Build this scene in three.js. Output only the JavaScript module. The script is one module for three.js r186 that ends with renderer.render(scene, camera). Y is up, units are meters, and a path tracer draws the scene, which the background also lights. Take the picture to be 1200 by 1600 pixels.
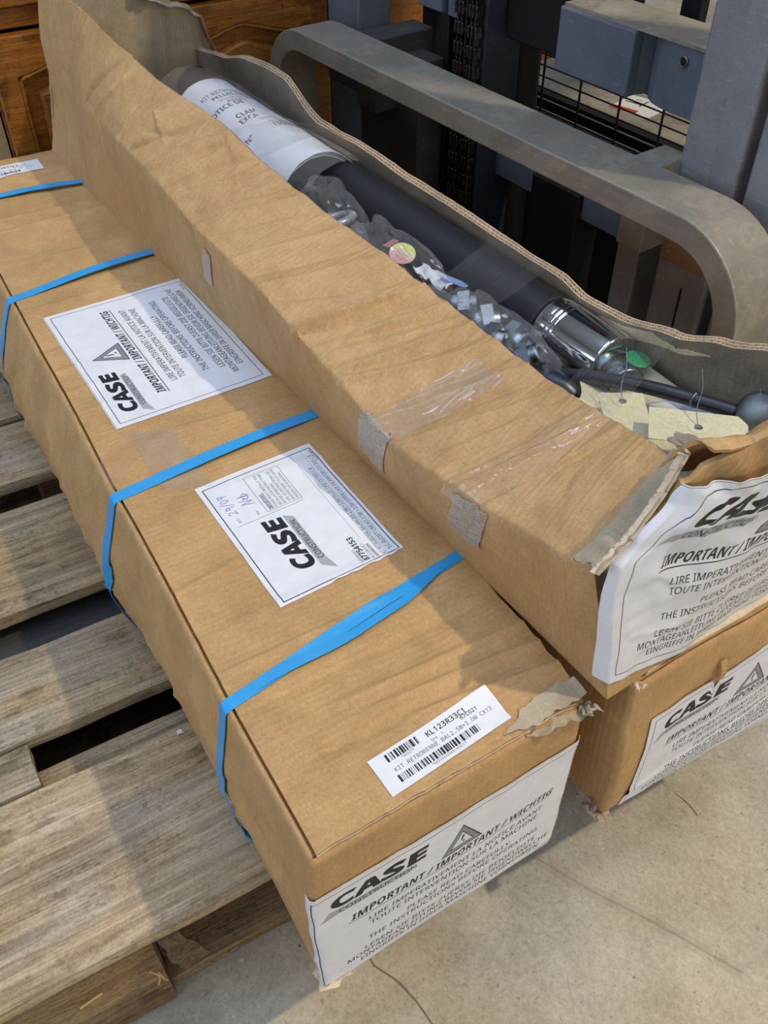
import * as THREE from 'three';
import { mergeGeometries } from 'three/addons/utils/BufferGeometryUtils.js';
import { RoundedBoxGeometry } from 'three/addons/geometries/RoundedBoxGeometry.js';
import { RectAreaLightUniformsLib } from 'three/addons/lights/RectAreaLightUniformsLib.js';

// ---------------------------------------------------------------- camera, lights, exposure
const scene = new THREE.Scene();
const camera = new THREE.PerspectiveCamera(2 * Math.atan(800 / 1433) * 180 / Math.PI, 0.75, 0.05, 60);
camera.rotation.order = 'YXZ';
camera.position.set(-0.1097, 1.1738, 0.3173);
camera.rotation.set(-0.7645, -0.5144, -0.0053);
scene.add(camera);
const renderer = new THREE.WebGLRenderer({ antialias: true });
renderer.toneMapping = THREE.LinearToneMapping;
renderer.toneMappingExposure = 1.0;
renderer.shadowMap.enabled = true;
RectAreaLightUniformsLib.init();
scene.background = new THREE.Color(0x20242a);

// the key: one high-bay lamp up to the right and in front of the pallet
const KEY = { pos: [2.46, 5.55, 1.66], aim: [0.25, 0.4, -0.35], power: 59, color: 0xffeccc, radius: 4 };
// the fill: rows of cool LED strips under the roof
const STRIP = { power: 7.5, color: 0xc8dcff, w: 2.6, d: 0.5, y: 5.72,
  spots: [[-2.6, 1.6, 0.7], [-2.6, -1.2, 1.4], [0.2, 3.0, 0.6], [0.2, 0.2, 1], [0.2, -2.6, 1.7], [3.2, 3.4, 0.6]] };

// a row of frosted windows in the left wall lets in cool daylight
const WIN = { power: 1.25, color: 0xd2e2ff, y: 2.5, h: 2.2, w: 1.9, zs: [-2.6, -0.4, 1.8], xs: [-1.6, 0.6, 2.8], front: 0.9, frontColor: 0xfff4e6 };

// ---------------------------------------------------------------- helpers
const PI = Math.PI, V3 = (x, y, z) => new THREE.Vector3(x, y, z);
const clamp = (x, a = 0, b = 1) => Math.min(b, Math.max(a, x));
const sm = (a, b, x) => { const t = clamp((x - a) / (b - a)); return t * t * (3 - 2 * t); };
const lerp = (a, b, t) => a + (b - a) * t;
function rng(s) { return () => { s = (s + 0x6d2b79f5) | 0; let t = Math.imul(s ^ (s >>> 15), 1 | s); t = (t + Math.imul(t ^ (t >>> 7), 61 | t)) ^ t; return ((t ^ (t >>> 14)) >>> 0) / 4294967296; }; }
const hash = (x, y, s) => { let h = Math.imul(x, 374761393) + Math.imul(y, 668265263) + Math.imul(s, 1274126177); h = Math.imul(h ^ (h >>> 13), 1274126177); return ((h ^ (h >>> 16)) >>> 0) / 4294967296; };
function noise(x, y, s = 0, px = 0, py = 0) {                  // value noise, 0..1; px, py give a period
  const xi = Math.floor(x), yi = Math.floor(y), fx = x - xi, fy = y - yi, u = fx * fx * (3 - 2 * fx), v = fy * fy * (3 - 2 * fy);
  const wx = (i) => px ? ((i % px) + px) % px : i, wy = (i) => py ? ((i % py) + py) % py : i;
  const a = hash(wx(xi), wy(yi), s), b = hash(wx(xi + 1), wy(yi), s), c = hash(wx(xi), wy(yi + 1), s), d = hash(wx(xi + 1), wy(yi + 1), s);
  return lerp(lerp(a, b, u), lerp(c, d, u), v);
}
const fbm = (x, y, s = 0, o = 4) => { let r = 0, a = 0.5, n = 0; for (let i = 0; i < o; i++) { r += a * noise(x, y, s + i); n += a; x *= 2.03; y *= 2.03; a *= 0.5; } return r / n; };
const pw = (table, x, k = 1) => {                                // piecewise linear lookup on sorted rows
  if (x <= table[0][0]) return table[0][k];
  for (let i = 1; i < table.length; i++) if (x <= table[i][0]) { const a = table[i - 1], b = table[i], t = (x - a[0]) / (b[0] - a[0]); return lerp(a[k], b[k], t * t * (3 - 2 * t) * 0.6 + t * 0.4); }
  return table[table.length - 1][k];
};

const used = {};
const numbered = (n) => { const k = used[n] = (used[n] ?? -1) + 1; return k ? n + '_' + String(k).padStart(3, '0') : n; };
function thing(name, label, category, pos = [0, 0, 0], turn = 0, group) {
  const o = new THREE.Group(); o.name = numbered(name); scene.add(o); o.position.set(...pos); o.rotation.y = turn;
  o.userData = { label, category }; if (group) o.userData.group = group;
  return o;
}
function part(name, geo, mat, parent, label) {
  const m = new THREE.Mesh(Array.isArray(geo) ? (geo.length > 1 ? merge(geo) : geo[0]) : geo, mat);
  m.name = name; m.castShadow = m.receiveShadow = true; if (label) m.userData.label = label;
  parent.add(m); return m;
}
function solo(name, geo, mat, label, category, group) { const m = part(numbered(name), geo, mat, scene, label); m.userData = { label, category }; if (group) m.userData.group = group; return m; }
function struct(name, geo, mat) { const m = part(name, geo, mat, scene); m.userData.kind = 'structure'; return m; }
function merge(list) {
  return mergeGeometries(list.map((g) => { let h = g.index ? g.toNonIndexed() : g; for (const k of Object.keys(h.attributes)) if (!['position', 'normal', 'uv'].includes(k)) h.deleteAttribute(k); return h; }));
}
const box = (x0, x1, y0, y1, z0, z1, r = 0) => {
  const g = r ? new RoundedBoxGeometry(x1 - x0, y1 - y0, z1 - z0, 2, r) : new THREE.BoxGeometry(x1 - x0, y1 - y0, z1 - z0);
  return boxUV(g.translate((x0 + x1) / 2, (y0 + y1) / 2, (z0 + z1) / 2));
};
function boxUV(g) {                                              // uv in metres from the face that each vertex looks along
  const p = g.attributes.position, n = g.attributes.normal, uv = new Float32Array(p.count * 2);
  for (let i = 0; i < p.count; i++) {
    const ax = Math.abs(n.getX(i)), ay = Math.abs(n.getY(i)), az = Math.abs(n.getZ(i)), x = p.getX(i), y = p.getY(i), z = p.getZ(i);
    if (ay >= ax && ay >= az) { uv[2 * i] = x; uv[2 * i + 1] = z; } else if (az >= ax) { uv[2 * i] = x; uv[2 * i + 1] = y; } else { uv[2 * i] = z; uv[2 * i + 1] = y; }
  }
  g.setAttribute('uv', new THREE.BufferAttribute(uv, 2)); return g;
}
// a sheet P(u, v) -> [x, y, z]; with th > 0 it is a closed slab that grows against the normal
function sheet(nu, nv, P, th = 0, uvf = (u, v) => [u, v], flip = false) {
  const W = nu + 1, pos = [], uvs = [], idx = [];
  for (let j = 0; j <= nv; j++) for (let i = 0; i <= nu; i++) { pos.push(...P(i / nu, j / nv)); uvs.push(...uvf(i / nu, j / nv)); }
  const quad = (a, b, c, d) => flip ? idx.push(a, c, b, b, c, d) : idx.push(a, b, c, b, d, c);
  for (let j = 0; j < nv; j++) for (let i = 0; i < nu; i++) { const a = j * W + i; quad(a, a + 1, a + W, a + W + 1); }
  const g = new THREE.BufferGeometry(); g.setAttribute('position', new THREE.Float32BufferAttribute(pos, 3)); g.setAttribute('uv', new THREE.Float32BufferAttribute(uvs, 2)); g.setIndex(idx); g.computeVertexNormals();
  if (!th) return g;
  const n = g.attributes.normal, q = pos.slice();
  for (let i = 0; i < q.length / 3; i++) { q[3 * i] -= n.getX(i) * th; q[3 * i + 1] -= n.getY(i) * th; q[3 * i + 2] -= n.getZ(i) * th; }
  const b = new THREE.BufferGeometry(); b.setAttribute('position', new THREE.Float32BufferAttribute(q, 3)); b.setAttribute('uv', new THREE.Float32BufferAttribute(uvs.slice(), 2)); b.setIndex(idx.slice().reverse()); b.computeVertexNormals();
  const rim = []; for (let i = 0; i < nu; i++) rim.push(i); for (let j = 0; j < nv; j++) rim.push(j * W + nu); for (let i = nu; i > 0; i--) rim.push(nv * W + i); for (let j = nv; j > 0; j--) rim.push(j * W);
  const ep = [], eu = [], ei = [];
  rim.forEach((a, k) => {
    const c = rim[(k + 1) % rim.length], o = ep.length / 3;
    for (const [src, i] of [[pos, a], [pos, c], [q, a], [q, c]]) { ep.push(src[3 * i], src[3 * i + 1], src[3 * i + 2]); eu.push(uvs[2 * i], uvs[2 * i + 1]); }
    flip ? ei.push(o, o + 1, o + 2, o + 1, o + 3, o + 2) : ei.push(o, o + 2, o + 1, o + 1, o + 2, o + 3);
  });
  const e = new THREE.BufferGeometry(); e.setAttribute('position', new THREE.Float32BufferAttribute(ep, 3)); e.setAttribute('uv', new THREE.Float32BufferAttribute(eu, 2)); e.setIndex(ei); e.computeVertexNormals();
  return merge([g, b, e]);
}
// bare corrugated edge: liners with fluted paper between them. path(s) -> { p, n (across the board), d (into the board) }
function flutes(path, len, layers = 1, gap = 0.004, deep = 0.012, pitch = 0.0078, topless = 0) {
  const out = [], n = Math.ceil(len / pitch * 6), at = (s, oo, e, lay) => { const o = oo * (layers > 1 ? 0.74 + 0.45 * noise(s * len * 16, 1.5, 44) : 1); const { p, n: nn, d } = path(s, lay); return [p[0] + nn[0] * o + d[0] * e, p[1] + nn[1] * o + d[1] * e, p[2] + nn[2] * o + d[2] * e]; };
  for (let k = 0; k <= layers - topless; k++) out.push(sheet(Math.ceil(len / 0.008), 1, (u, v) => at(u, k * gap + (noise(u * len * 90, k * 7.1, 5) - 0.5) * (k ? 0.0008 : 0.0002), v * deep, k), 0.0007, (u, v) => [u * len, v * deep]));
  for (let k = 0; k < layers; k++) out.push(sheet(n, 1, (u, v) => at(u, (k + 0.5 + 0.42 * Math.sin(u * len / pitch * 2 * PI * (k ? 1.13 : 1) + 2.2 * noise(u * len * 25, k, 9))) * gap, v * deep + 0.0006 + 0.0012 * noise(u * len * 120, k + 3, 6), k), 0.0005, (u, v) => [u * len, v * deep]));
  return merge(out);
}
function tube(points, r, seg = 8, closed = false, n = 0) { const c = new THREE.CatmullRomCurve3(points.map((p) => V3(...p)), closed, 'centripetal'); return new THREE.TubeGeometry(c, n || points.length * 8, r, seg, closed); }
const lathe = (pts, seg = 32) => new THREE.LatheGeometry(pts.map(([r, y]) => new THREE.Vector2(r, y)), seg);
const toAxis = (g, a, b) => { const d = V3(...b).sub(V3(...a)); const q = new THREE.Quaternion().setFromUnitVectors(V3(0, 1, 0), d.clone().normalize()); return g.applyQuaternion(q).translate(...a); };
function extrude(pts, depth, bevel = 0, holes = []) {
  const s = new THREE.Shape(pts.map(([x, y]) => new THREE.Vector2(x, y)));
  for (const h of holes) s.holes.push(h);
  return new THREE.ExtrudeGeometry(s, { depth, bevelEnabled: bevel > 0, bevelThickness: bevel, bevelSize: bevel, bevelOffset: -bevel, bevelSegments: 2, curveSegments: 20 });
}

// ---------------------------------------------------------------- textures
function pixels(w, h, f, srgb = true) {
  const d = new Uint8Array(w * h * 4);
  for (let y = 0; y < h; y++) for (let x = 0; x < w; x++) { const c = f(x, y), o = (y * w + x) * 4; if (c.length) { d[o] = c[0]; d[o + 1] = c[1]; d[o + 2] = c[2]; } else d[o] = d[o + 1] = d[o + 2] = c; d[o + 3] = 255; }
  return finish(new THREE.DataTexture(d, w, h), srgb);
}
function finish(t, srgb) {
  t.wrapS = t.wrapT = THREE.RepeatWrapping; t.magFilter = THREE.LinearFilter; t.minFilter = THREE.LinearMipmapLinearFilter; t.generateMipmaps = true; t.anisotropy = 8;
  if (srgb) t.colorSpace = THREE.SRGBColorSpace; t.needsUpdate = true; return t;
}
class Num extends Number {}
const scaled = (t, sx, sy = sx) => { const c = t.clone(); c.repeat.set(1 / sx, 1 / sy); c.needsUpdate = true; return c; };
const b8 = (x) => Math.round(clamp(x, 0, 255));
function kraftMap(base, s, blotch = 1.5) {                         // covers 0.5 m
  const N = 768;
  return scaled(pixels(N, N, (x, y) => {
    const f = noise(x / 1.5, y / 1.5, s, 512, 512) - 0.5, g = noise(x / 6, y / 2.2, s + 1, 128, 349) - 0.5, h = noise(x / 3, y / 9, s + 2, 256, 85) - 0.5;
    const l = noise(x / 96, y / 96, s + 3, 8, 8) - 0.5, m = noise(x / 24, y / 24, s + 4, 32, 32) - 0.5, st = Math.sin(x / N * 66 * 2 * PI);
    const sp = noise(x / 2, y / 2, s + 5, 384, 384); const k = f * 15 + g * 10 + h * 9 + blotch * (l * 9 + m * 8) + st * 1.2 - (sp > 0.93 ? 16 : 0);
    return [b8(base[0] + k), b8(base[1] + k * 0.95), b8(base[2] + k * 0.8)];
  }), 0.5);
}
function kraftBump() { const N = 512; return scaled(pixels(N, N, (x, y) => b8(120 + 60 * Math.sin(x / N * 66 * 2 * PI) * (0.4 + 0.6 * noise(x / 40, y / 64, 31, 13, 8)) + 60 * (noise(x / 3, y / 3, 32, 171, 171) - 0.5) + 50 * (noise(x / 20, y / 20, 33, 26, 26) - 0.5)), false), 0.5); }
function woodMap(base, s, opt = {}) {                             // grain along u; covers 1 m x 0.25 m
  const W = opt.fine ? 2048 : 1024, H = 512, S = W / 1024, { grain = 30, stain = 30, warm = 9 } = opt;
  return scaled(pixels(W, H, (x, y) => {
    y /= 2; x /= S; const yy = y + 14 * (noise(x / 220, y / 60, s, 0, 0) - 0.5), ring = Math.sin(yy / 256 * 2 * PI * 11 + 5 * noise(x / 260, y / 70, s + 1)) , fine = noise(x / 90, yy / 2.2, s + 2) - 0.5, fine2 = noise(x / 22, yy / 0.9, s + 6) - 0.5, pore = sm(0.68, 0.9, noise(x / 26, yy / 0.8, s + 12)), dirt = sm(0.5, 0.8, fbm(x / 7, y / 4, s + 14, 3)) * sm(0.35, 0.6, fbm(x / 70, y / 34, s + 17, 3));
    const st = fbm(x / 150, y / 60, s + 3, 4) - 0.5, w = noise(x / 90, y / 30, s + 4) - 0.5, sp = noise(x / 2, y / 2, s + 5) - 0.5, dk = sm(0.62, 0.75, fbm(x / 60, y / 28, s + 9, 4));
    const k = grain * (0.35 * ring * noise(x / 300, y / 50, s + 8) + 0.8 * fine + 0.5 * fine2) + stain * 2 * st + sp * 22 - dk * 26 - pore * 22 - dirt * 24;
    return [b8(base[0] + k + w * warm), b8(base[1] + k * 0.97), b8(base[2] + k * 0.9 - w * warm * 1.3)];
  }), 1, 0.25);
}
function woodBump(s) { const W = 512, H = 256; return scaled(pixels(W, H, (x, y) => b8(128 + 70 * (noise(x / 30, y / 1.6, s) - 0.5) + 60 * (noise(x / 80, y / 6, s + 1) - 0.5) + 40 * (noise(x / 6, y / 3, s + 2) - 0.5)), false), 0.6, 0.2); }
function canvas(w, h, draw) { const c = document.createElement('canvas'); c.width = w; c.height = h; const x = c.getContext('2d'); draw(x, w, h); const t = new THREE.CanvasTexture(c); finish(t, true); t.wrapS = t.wrapT = THREE.ClampToEdgeWrapping; return t; }

const std = (o) => new THREE.MeshStandardMaterial(Object.assign({ roughness: 0.8 }, o));
const phys = (o) => new THREE.MeshPhysicalMaterial(o);
const kb = kraftBump();
const M = {};
M.kraft = std({ map: kraftMap([189, 151, 99], 11), bumpMap: kb, bumpScale: 0.0006, roughness: 0.72, side: THREE.DoubleSide });
M.kraftB = std({ map: kraftMap([189, 152, 101], 51), bumpMap: kb, bumpScale: 0.0006, roughness: 0.62, side: THREE.DoubleSide });
M.kraftInside = std({ map: kraftMap([176, 160, 132], 73, 2), bumpMap: kb, bumpScale: 0.0006, roughness: 0.8, side: THREE.DoubleSide });
M.kraftGrey = std({ map: kraftMap([138, 128, 110], 71, 2), bumpMap: kb, bumpScale: 0.0005, roughness: 0.85, side: THREE.DoubleSide });
M.flute = std({ map: kraftMap([226, 204, 172], 91), roughness: 0.9, side: THREE.DoubleSide });
M.torn = std({ map: kraftMap([178, 164, 138], 81, 2), roughness: 0.95, side: THREE.DoubleSide });
const woodsrc = [[[168, 150, 122], 5], [[156, 141, 115], 25], [[166, 146, 114], 45]];
M.planks = woodsrc.map(([c, s]) => std({ map: woodMap(c, s, { fine: true, grain: 38, stain: 34, warm: 12 }), bumpMap: woodBump(s), bumpScale: 0.0012, roughness: 0.88 }));
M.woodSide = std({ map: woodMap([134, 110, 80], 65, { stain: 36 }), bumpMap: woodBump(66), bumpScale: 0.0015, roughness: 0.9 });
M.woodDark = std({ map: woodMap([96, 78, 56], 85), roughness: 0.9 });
M.oak = std({ map: woodMap([150, 96, 30], 105, { grain: 30, stain: 12, warm: 14 }), bumpMap: woodBump(106), bumpScale: 0.0004, roughness: 0.42 });
M.oakPale = std({ map: woodMap([178, 122, 60], 125, { grain: 24, stain: 12 }), roughness: 0.5 });
function paintMap(base, s, wear = 0, wearCol = [150, 140, 125]) {  // covers 0.6 m
  const N = 640;
  return scaled(pixels(N, N, (x, y) => {
    const n = fbm(x / 60, y / 60, s, 5) - 0.5, f = noise(x / 1.5, y / 1.5, s + 6) - 0.5, sc = noise(x / 40, y / 3, s + 7), w = wear * sm(0.46, 0.7, 0.6 * fbm(x / 60, y / 60, s + 11, 6) + 0.4 * fbm(x / 11, y / 11, s + 21, 4)), k = n * 26 + f * 12 + (sc > 0.9 ? 14 : 0);
    return [b8(lerp(base[0] + k, wearCol[0] + f * 22, w)), b8(lerp(base[1] + k, wearCol[1] + f * 22, w)), b8(lerp(base[2] + k, wearCol[2] + f * 22, w))];
  }), 0.6);
}
const metalBump = scaled(pixels(256, 256, (x, y) => b8(128 + 70 * (noise(x / 2, y / 2, 131, 128, 128) - 0.5) + 60 * (noise(x / 14, y / 14, 132, 18, 18) - 0.5)), false), 0.2);
M.bar = std({ map: paintMap([138, 134, 122], 141, 0.6, [168, 158, 138]), bumpMap: metalBump, bumpScale: 0.0006, roughness: 0.55, metalness: 0.25 });
M.rail = std({ map: paintMap([134, 137, 140], 151, 0.3, [108, 106, 101]), bumpMap: metalBump, bumpScale: 0.0003, roughness: 0.6 });
M.blue = std({ map: paintMap([98, 106, 116], 161, 0.25, [106, 107, 105]), bumpMap: metalBump, bumpScale: 0.0003, roughness: 0.6 });
M.dark = std({ map: paintMap([58, 58, 56], 171, 0.2, [80, 78, 72]), roughness: 0.7 });
M.navy = std({ map: paintMap([40, 46, 58], 175), roughness: 0.55 });
M.black = std({ color: 0x0c0c0d, roughness: 0.6 });
M.dust = std({ map: paintMap([150, 142, 124], 181, 0.4, [96, 92, 82]), roughness: 0.95 });
M.rust = std({ map: paintMap([140, 106, 68], 191, 0.3, [112, 90, 62]), roughness: 0.9 });
M.chainSteel = std({ map: paintMap([84, 82, 80], 195, 0.4, [50, 49, 48]), roughness: 0.3, metalness: 0.85 });
M.chrome = phys({ color: 0xd8dadc, metalness: 1, roughness: 0.1 });
M.steel = phys({ color: 0x9aa1a8, metalness: 1, roughness: 0.22, bumpMap: metalBump, bumpScale: 0.0002 });
M.blackHose = std({ color: 0x1c1f22, roughness: 0.5, bumpMap: metalBump, bumpScale: 0.0004 });
M.paint = std({ color: 0x2a2d31, roughness: 0.35 });
M.green = std({ color: 0x0f8a55, roughness: 0.4 });
M.white = std({ color: 0xe4e6ea, roughness: 0.6, side: THREE.DoubleSide });
M.film = phys({ color: 0xffffff, transmission: 1, thickness: 0, roughness: 0.16, ior: 1.45, side: THREE.DoubleSide });
M.filmHazy = phys({ color: 0xf2f4f6, transmission: 0.8, thickness: 0, roughness: 0.3, ior: 1.45, side: THREE.DoubleSide });
M.filmClear = phys({ color: 0xf8fafc, transmission: 0.93, thickness: 0, roughness: 0.1, ior: 1.45, side: THREE.DoubleSide });

// ---------------------------------------------------------------- printed labels (flat print on paper)
function fit(c, text, x0, x1, base, size, font = '', skew = 0) {  // text stretched between x0 and x1
  c.save(); c.font = font + ' ' + size + 'px sans-serif'; const w = c.measureText(text).width || 1;
  c.transform(1, 0, skew, 1, 0, 0); c.translate(x0 - skew * base, base); c.scale((x1 - x0) / w, 1); c.fillText(text, 0, 0); if (size > 8) { c.strokeStyle = c.fillStyle; c.lineWidth = size * 0.018; c.strokeText(text, 0, 0); } c.restore();
}
function paper(c, w, h, tone = [226, 228, 232], s = 1) {
  const im = c.createImageData(w, h);
  for (let y = 0; y < h; y++) for (let x = 0; x < w; x++) { const o = (y * w + x) * 4, k = (noise(x / 7, y / 7, s) - 0.5) * 5 + (noise(x / 60, y / 60, s + 1) - 0.5) * 7; im.data[o] = tone[0] + k; im.data[o + 1] = tone[1] + k; im.data[o + 2] = tone[2] + k; im.data[o + 3] = 255; }
  c.putImageData(im, 0, 0);
}
function logo(c, u0, u1, v0, v1, b0, b1, t0, t1) {               // block word above a grey slanted band with the second word
  const ch = v1 - v0;
  c.fillStyle = '#a9abb0'; c.beginPath(); c.moveTo(b0, v1 + ch * 0.78); c.lineTo(b0 + ch * 0.55, v1 + ch * 0.16); c.lineTo(b1 + ch * 0.35, v1 + ch * 0.16); c.lineTo(b1, v1 + ch * 0.62); c.lineTo(t0, v1 + ch * 0.62); c.closePath(); c.fill();
  c.fillStyle = '#17181b'; c.strokeStyle = '#17181b'; c.lineJoin = 'miter';
  c.save(); c.font = 'bold ' + ch * 1.36 + 'px sans-serif'; const letters = 'CASE', adv = (u1 - u0) / 3.86;
  [...letters].forEach((l, i) => { c.save(); c.transform(1, 0, -0.16, 1, 0, 0); c.translate(u0 + i * adv * (i > 1 ? 0.985 : 1) + 0.16 * v1, v1); const w = c.measureText(l).width; c.scale(adv * 0.98 / w, 1); c.lineWidth = ch * 0.085; c.fillText(l, 0, 0); c.strokeText(l, 0, 0); c.restore(); });
  c.restore();
  c.fillStyle = '#2b2c30'; fit(c, 'CONSTRUCTION', t0, t1, v1 + ch * 0.55, ch * 0.42);
}
const K = 5;                                                     // canvas pixels per millimetre
const instructionPrint = canvas(297 * K, 210 * K, (c, w, h) => {
  paper(c, w, h, [228, 230, 235], 3); c.scale(K, K);
  c.strokeStyle = '#24262c'; c.lineWidth = 0.9; c.strokeRect(8, 8, 281, 193); c.lineWidth = 0.35; c.beginPath(); c.moveTo(0, 1.2); c.lineTo(297, 1.2); c.stroke();
  logo(c, 23, 116, 18, 38, 12, 100, 31, 108);
  const tri = (p, f) => { c.fillStyle = f; c.beginPath(); p.forEach(([x, y], i) => i ? c.lineTo(x, y) : c.moveTo(x, y)); c.closePath(); c.fill(); };
  tri([[157, 22], [134, 66], [181, 66]], '#33353a'); tri([[157, 24.5], [136.5, 64.6], [178.5, 64.6]], '#8b8d92'); tri([[157, 34], [144, 60], [170.5, 60]], '#33353a'); tri([[157, 36], [145.6, 59], [169, 59]], '#e6e8ec');
  c.fillStyle = '#1d1e22'; c.save(); c.transform(1, 0, -0.2, 1, 0, 0); c.fillRect(165.6, 42, 2.4, 9.5); c.fillRect(168.6, 53.6, 2.6, 2.6); c.restore();
  fit(c, 'IMPORTANT / IMPORTANT / WICHTIG', 42, 268, 81, 15.5, 'bold', -0.16); c.fillRect(40, 83.4, 228, 1.1);
  c.fillStyle = '#2c2e33';
  for (const [t, a, b, y] of [['LIRE IMPERATIVEMENT LA NOTICE AVANT', 58, 258, 102], ['TOUTE INTERVENTION SUR LA MACHINE', 60, 254, 115], ['PLEASE READ CAREFULLY', 98, 220, 134], ['THE INSTRUCTIONS BEFORE OPERATING', 57, 258, 147], ['LESEN SIE BITTE ZUERST DIE BEIGELEGTE', 52, 258, 167], ['MONTAGEANLEITUNG BEVOR SIE IRGENDWELCHE', 33, 276, 179], ['EINGRIFFE IN IHRER MASCHINE VORNEHMEN', 47, 265, 191]]) fit(c, t, a, b, y, 11.5, '', -0.06);
  c.fillStyle = '#4a4c52'; fit(c, 'AV510703V1', 262, 284, 198.5, 4);
});
const addressPrint = canvas(210 * 6, 148 * 6, (c, w, h) => {
  paper(c, w, h, [229, 231, 235], 13); c.scale(6, 6);
  c.strokeStyle = '#1c1d22'; c.lineWidth = 1.1; c.strokeRect(4, 6, 198, 138);
  logo(c, 31, 116, 38, 60, 17, 110, 38, 106);
  c.lineWidth = 0.4; c.beginPath(); c.moveTo(127, 14); c.lineTo(127, 95); c.stroke(); c.strokeRect(131, 53, 63, 43);
  c.fillStyle = '#26282d'; fit(c, 'IMPORTANT.', 133, 162, 60, 6, 'bold'); c.fillRect(133, 60.8, 29, 0.6);
  [['PLEASE READ CAREFULLY THE', 58], ['INSTALLATION INSTRUCTIONS', 58], ['BEFORE OPERATING.', 38], ['LIRE LES INSTRUCTIONS DE', 56], ['MONTAGE AVANT TOUTE INTER-', 60], ['VENTION SUR LA MACHINE.', 50]].forEach(([t, l], i) => fit(c, t, 133, 133 + l, 67 + i * 5.4, 4.4));
  fit(c, 'DATE :', 131, 141, 21, 4); fit(c, 'VISA :', 132, 141, 44, 4);
  fit(c, 'REFERENCE', 7, 30, 103, 4.4); fit(c, '87754153', 7, 48, 110.5, 9, 'bold'); fit(c, 'KL123R33C1', 6, 34, 116, 4.6); fit(c, 'DESIGNATION', 6, 30, 121, 4.6, 'bold');
  fit(c, 'KIT RETROBENNE BALANCIER 2.5M + 3.0M PELLES CASE CX130D-C-B', 5, 170, 129, 7); fit(c, 'B-C. BUCKET LINE KIT 2.5M + 3.0M DIPPER CASE EXCAVATORS CX130D-C-B', 9, 190, 138.5, 7);
  c.lineWidth = 0.3; c.strokeStyle = '#5a5c62'; for (const y of [117.5, 131]) { c.beginPath(); c.moveTo(40, y); c.lineTo(200, y); c.stroke(); }
  fit(c, 'AV510702V1', 176, 199, 142.6, 3.2, 'bold');
  c.strokeStyle = '#4b4f9a'; c.lineWidth = 0.75; c.lineCap = 'round';
  const pen = (p) => { c.beginPath(); p.forEach(([x, y], i) => i ? c.lineTo(x, y) : c.moveTo(x, y)); c.stroke(); };
  pen([[147, 17], [149, 14.5], [152, 15.5], [151, 19], [146.5, 24], [152.5, 23]]); pen([[160, 16], [156.5, 14.5], [156, 19], [159.5, 19], [160.5, 15], [159, 25]]); pen([[168, 12], [161.5, 26.5]]);
  pen([[171, 14], [169, 19], [171.5, 24], [174, 20], [173, 14.5], [171, 14]]); pen([[181, 15], [177.5, 14.5], [177, 19], [181, 18.6], [181.6, 14.5], [179, 25]]);
  pen([[152, 47], [155.5, 33], [157.5, 46], [162, 32]]); pen([[162, 42], [165.5, 39.5], [163.5, 37.5], [161.6, 43], [166.5, 46], [169, 33], [168.5, 45.5], [172.5, 42], [169.6, 38.6]]);
});
function bars(c, x, y, w, h, s) { const r = rng(s); c.fillStyle = '#17181b'; let p = 0; while (p < w) { const a = 0.45 + 0.9 * Math.floor(r() * 2.4), g = 0.5 + 0.6 * Math.floor(r() * 2.2); if (p + a < w) c.fillRect(x + p, y, a, h); p += a + g; } }
const mono = (c, t, x, y, s, f = '') => { c.save(); c.font = f + ' ' + s + 'px monospace'; c.fillText(t, x, y); c.restore(); };
function stockPrint(s) {
  return canvas(132 * 8, 40 * 8, (c, w, h) => {
    paper(c, w, h, [232, 234, 236], s); c.scale(8, 8);
    bars(c, 15, 3.5, 34, 8, s + 1); bars(c, 14, 26, 88, 7.5, s + 2); c.fillStyle = '#2a2c30';
    mono(c, '*96927*', 27, 15, 3.3); mono(c, 'KL123R33C1', 57, 11, 7.4, 'bold'); mono(c, 'Qté  1', 58, 16.4, 3.8); mono(c, '67C021', 92, 15, 5.4, 'bold');
    mono(c, 'KIT RETROBENNE BAL2.5M+3.0M CX13', 15, 23, 5.6); mono(c, '*88234420549(96927*', 45, 37, 3.3);
  });
}
const manualPrint = canvas(1100, 1024, (c, w, h) => {
  paper(c, w, h, [236, 237, 240], 23); c.fillStyle = '#43444c';
  let y = 190; for (const [t, s, b, gap] of [['KIT RETROBENNE', 42, '', 46], ['PELLES CASE', 40, 'bold', 46], ['(POUR PELLES)', 30, '', 36], ['PIECES No', 30, 'bold', 44], ['NOTICE DE MONTAGE', 46, 'bold', 120], ['CLAMSHELL', 44, 'bold', 50], ['EXCAVATORS', 44, 'bold', 46], ['(DIPPERS KIT)', 34, '', 42], ['PART NUMBER', 32, '', 50], ['INSTRUCTION BOOK', 46, 'bold', 60]]) { c.font = b + ' ' + s * 1.15 + 'px sans-serif'; c.textAlign = 'center'; c.fillText(t, w * 0.53, y); y += gap; }
});
const envelopePrint = canvas(900, 460, (c, w, h) => {
  paper(c, w, h, [226, 228, 234], 43); c.fillStyle = '#b9bcc6'; c.beginPath(); c.moveTo(560, 200); c.bezierCurveTo(640, 40, 760, 20, 860, 0); c.lineTo(900, 60); c.bezierCurveTo(820, 110, 800, 220, 700, 250); c.closePath(); c.fill();
  c.fillStyle = '#22242a'; c.fillRect(0, 10, w, 8);
  c.font = 'bold 44px sans-serif'; c.fillText('REP121', 330, 170); c.font = 'bold 72px sans-serif'; c.fillText('8220', 400, 262); c.font = 'bold 38px sans-serif'; c.fillText('40', 150, 330);
});
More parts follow.
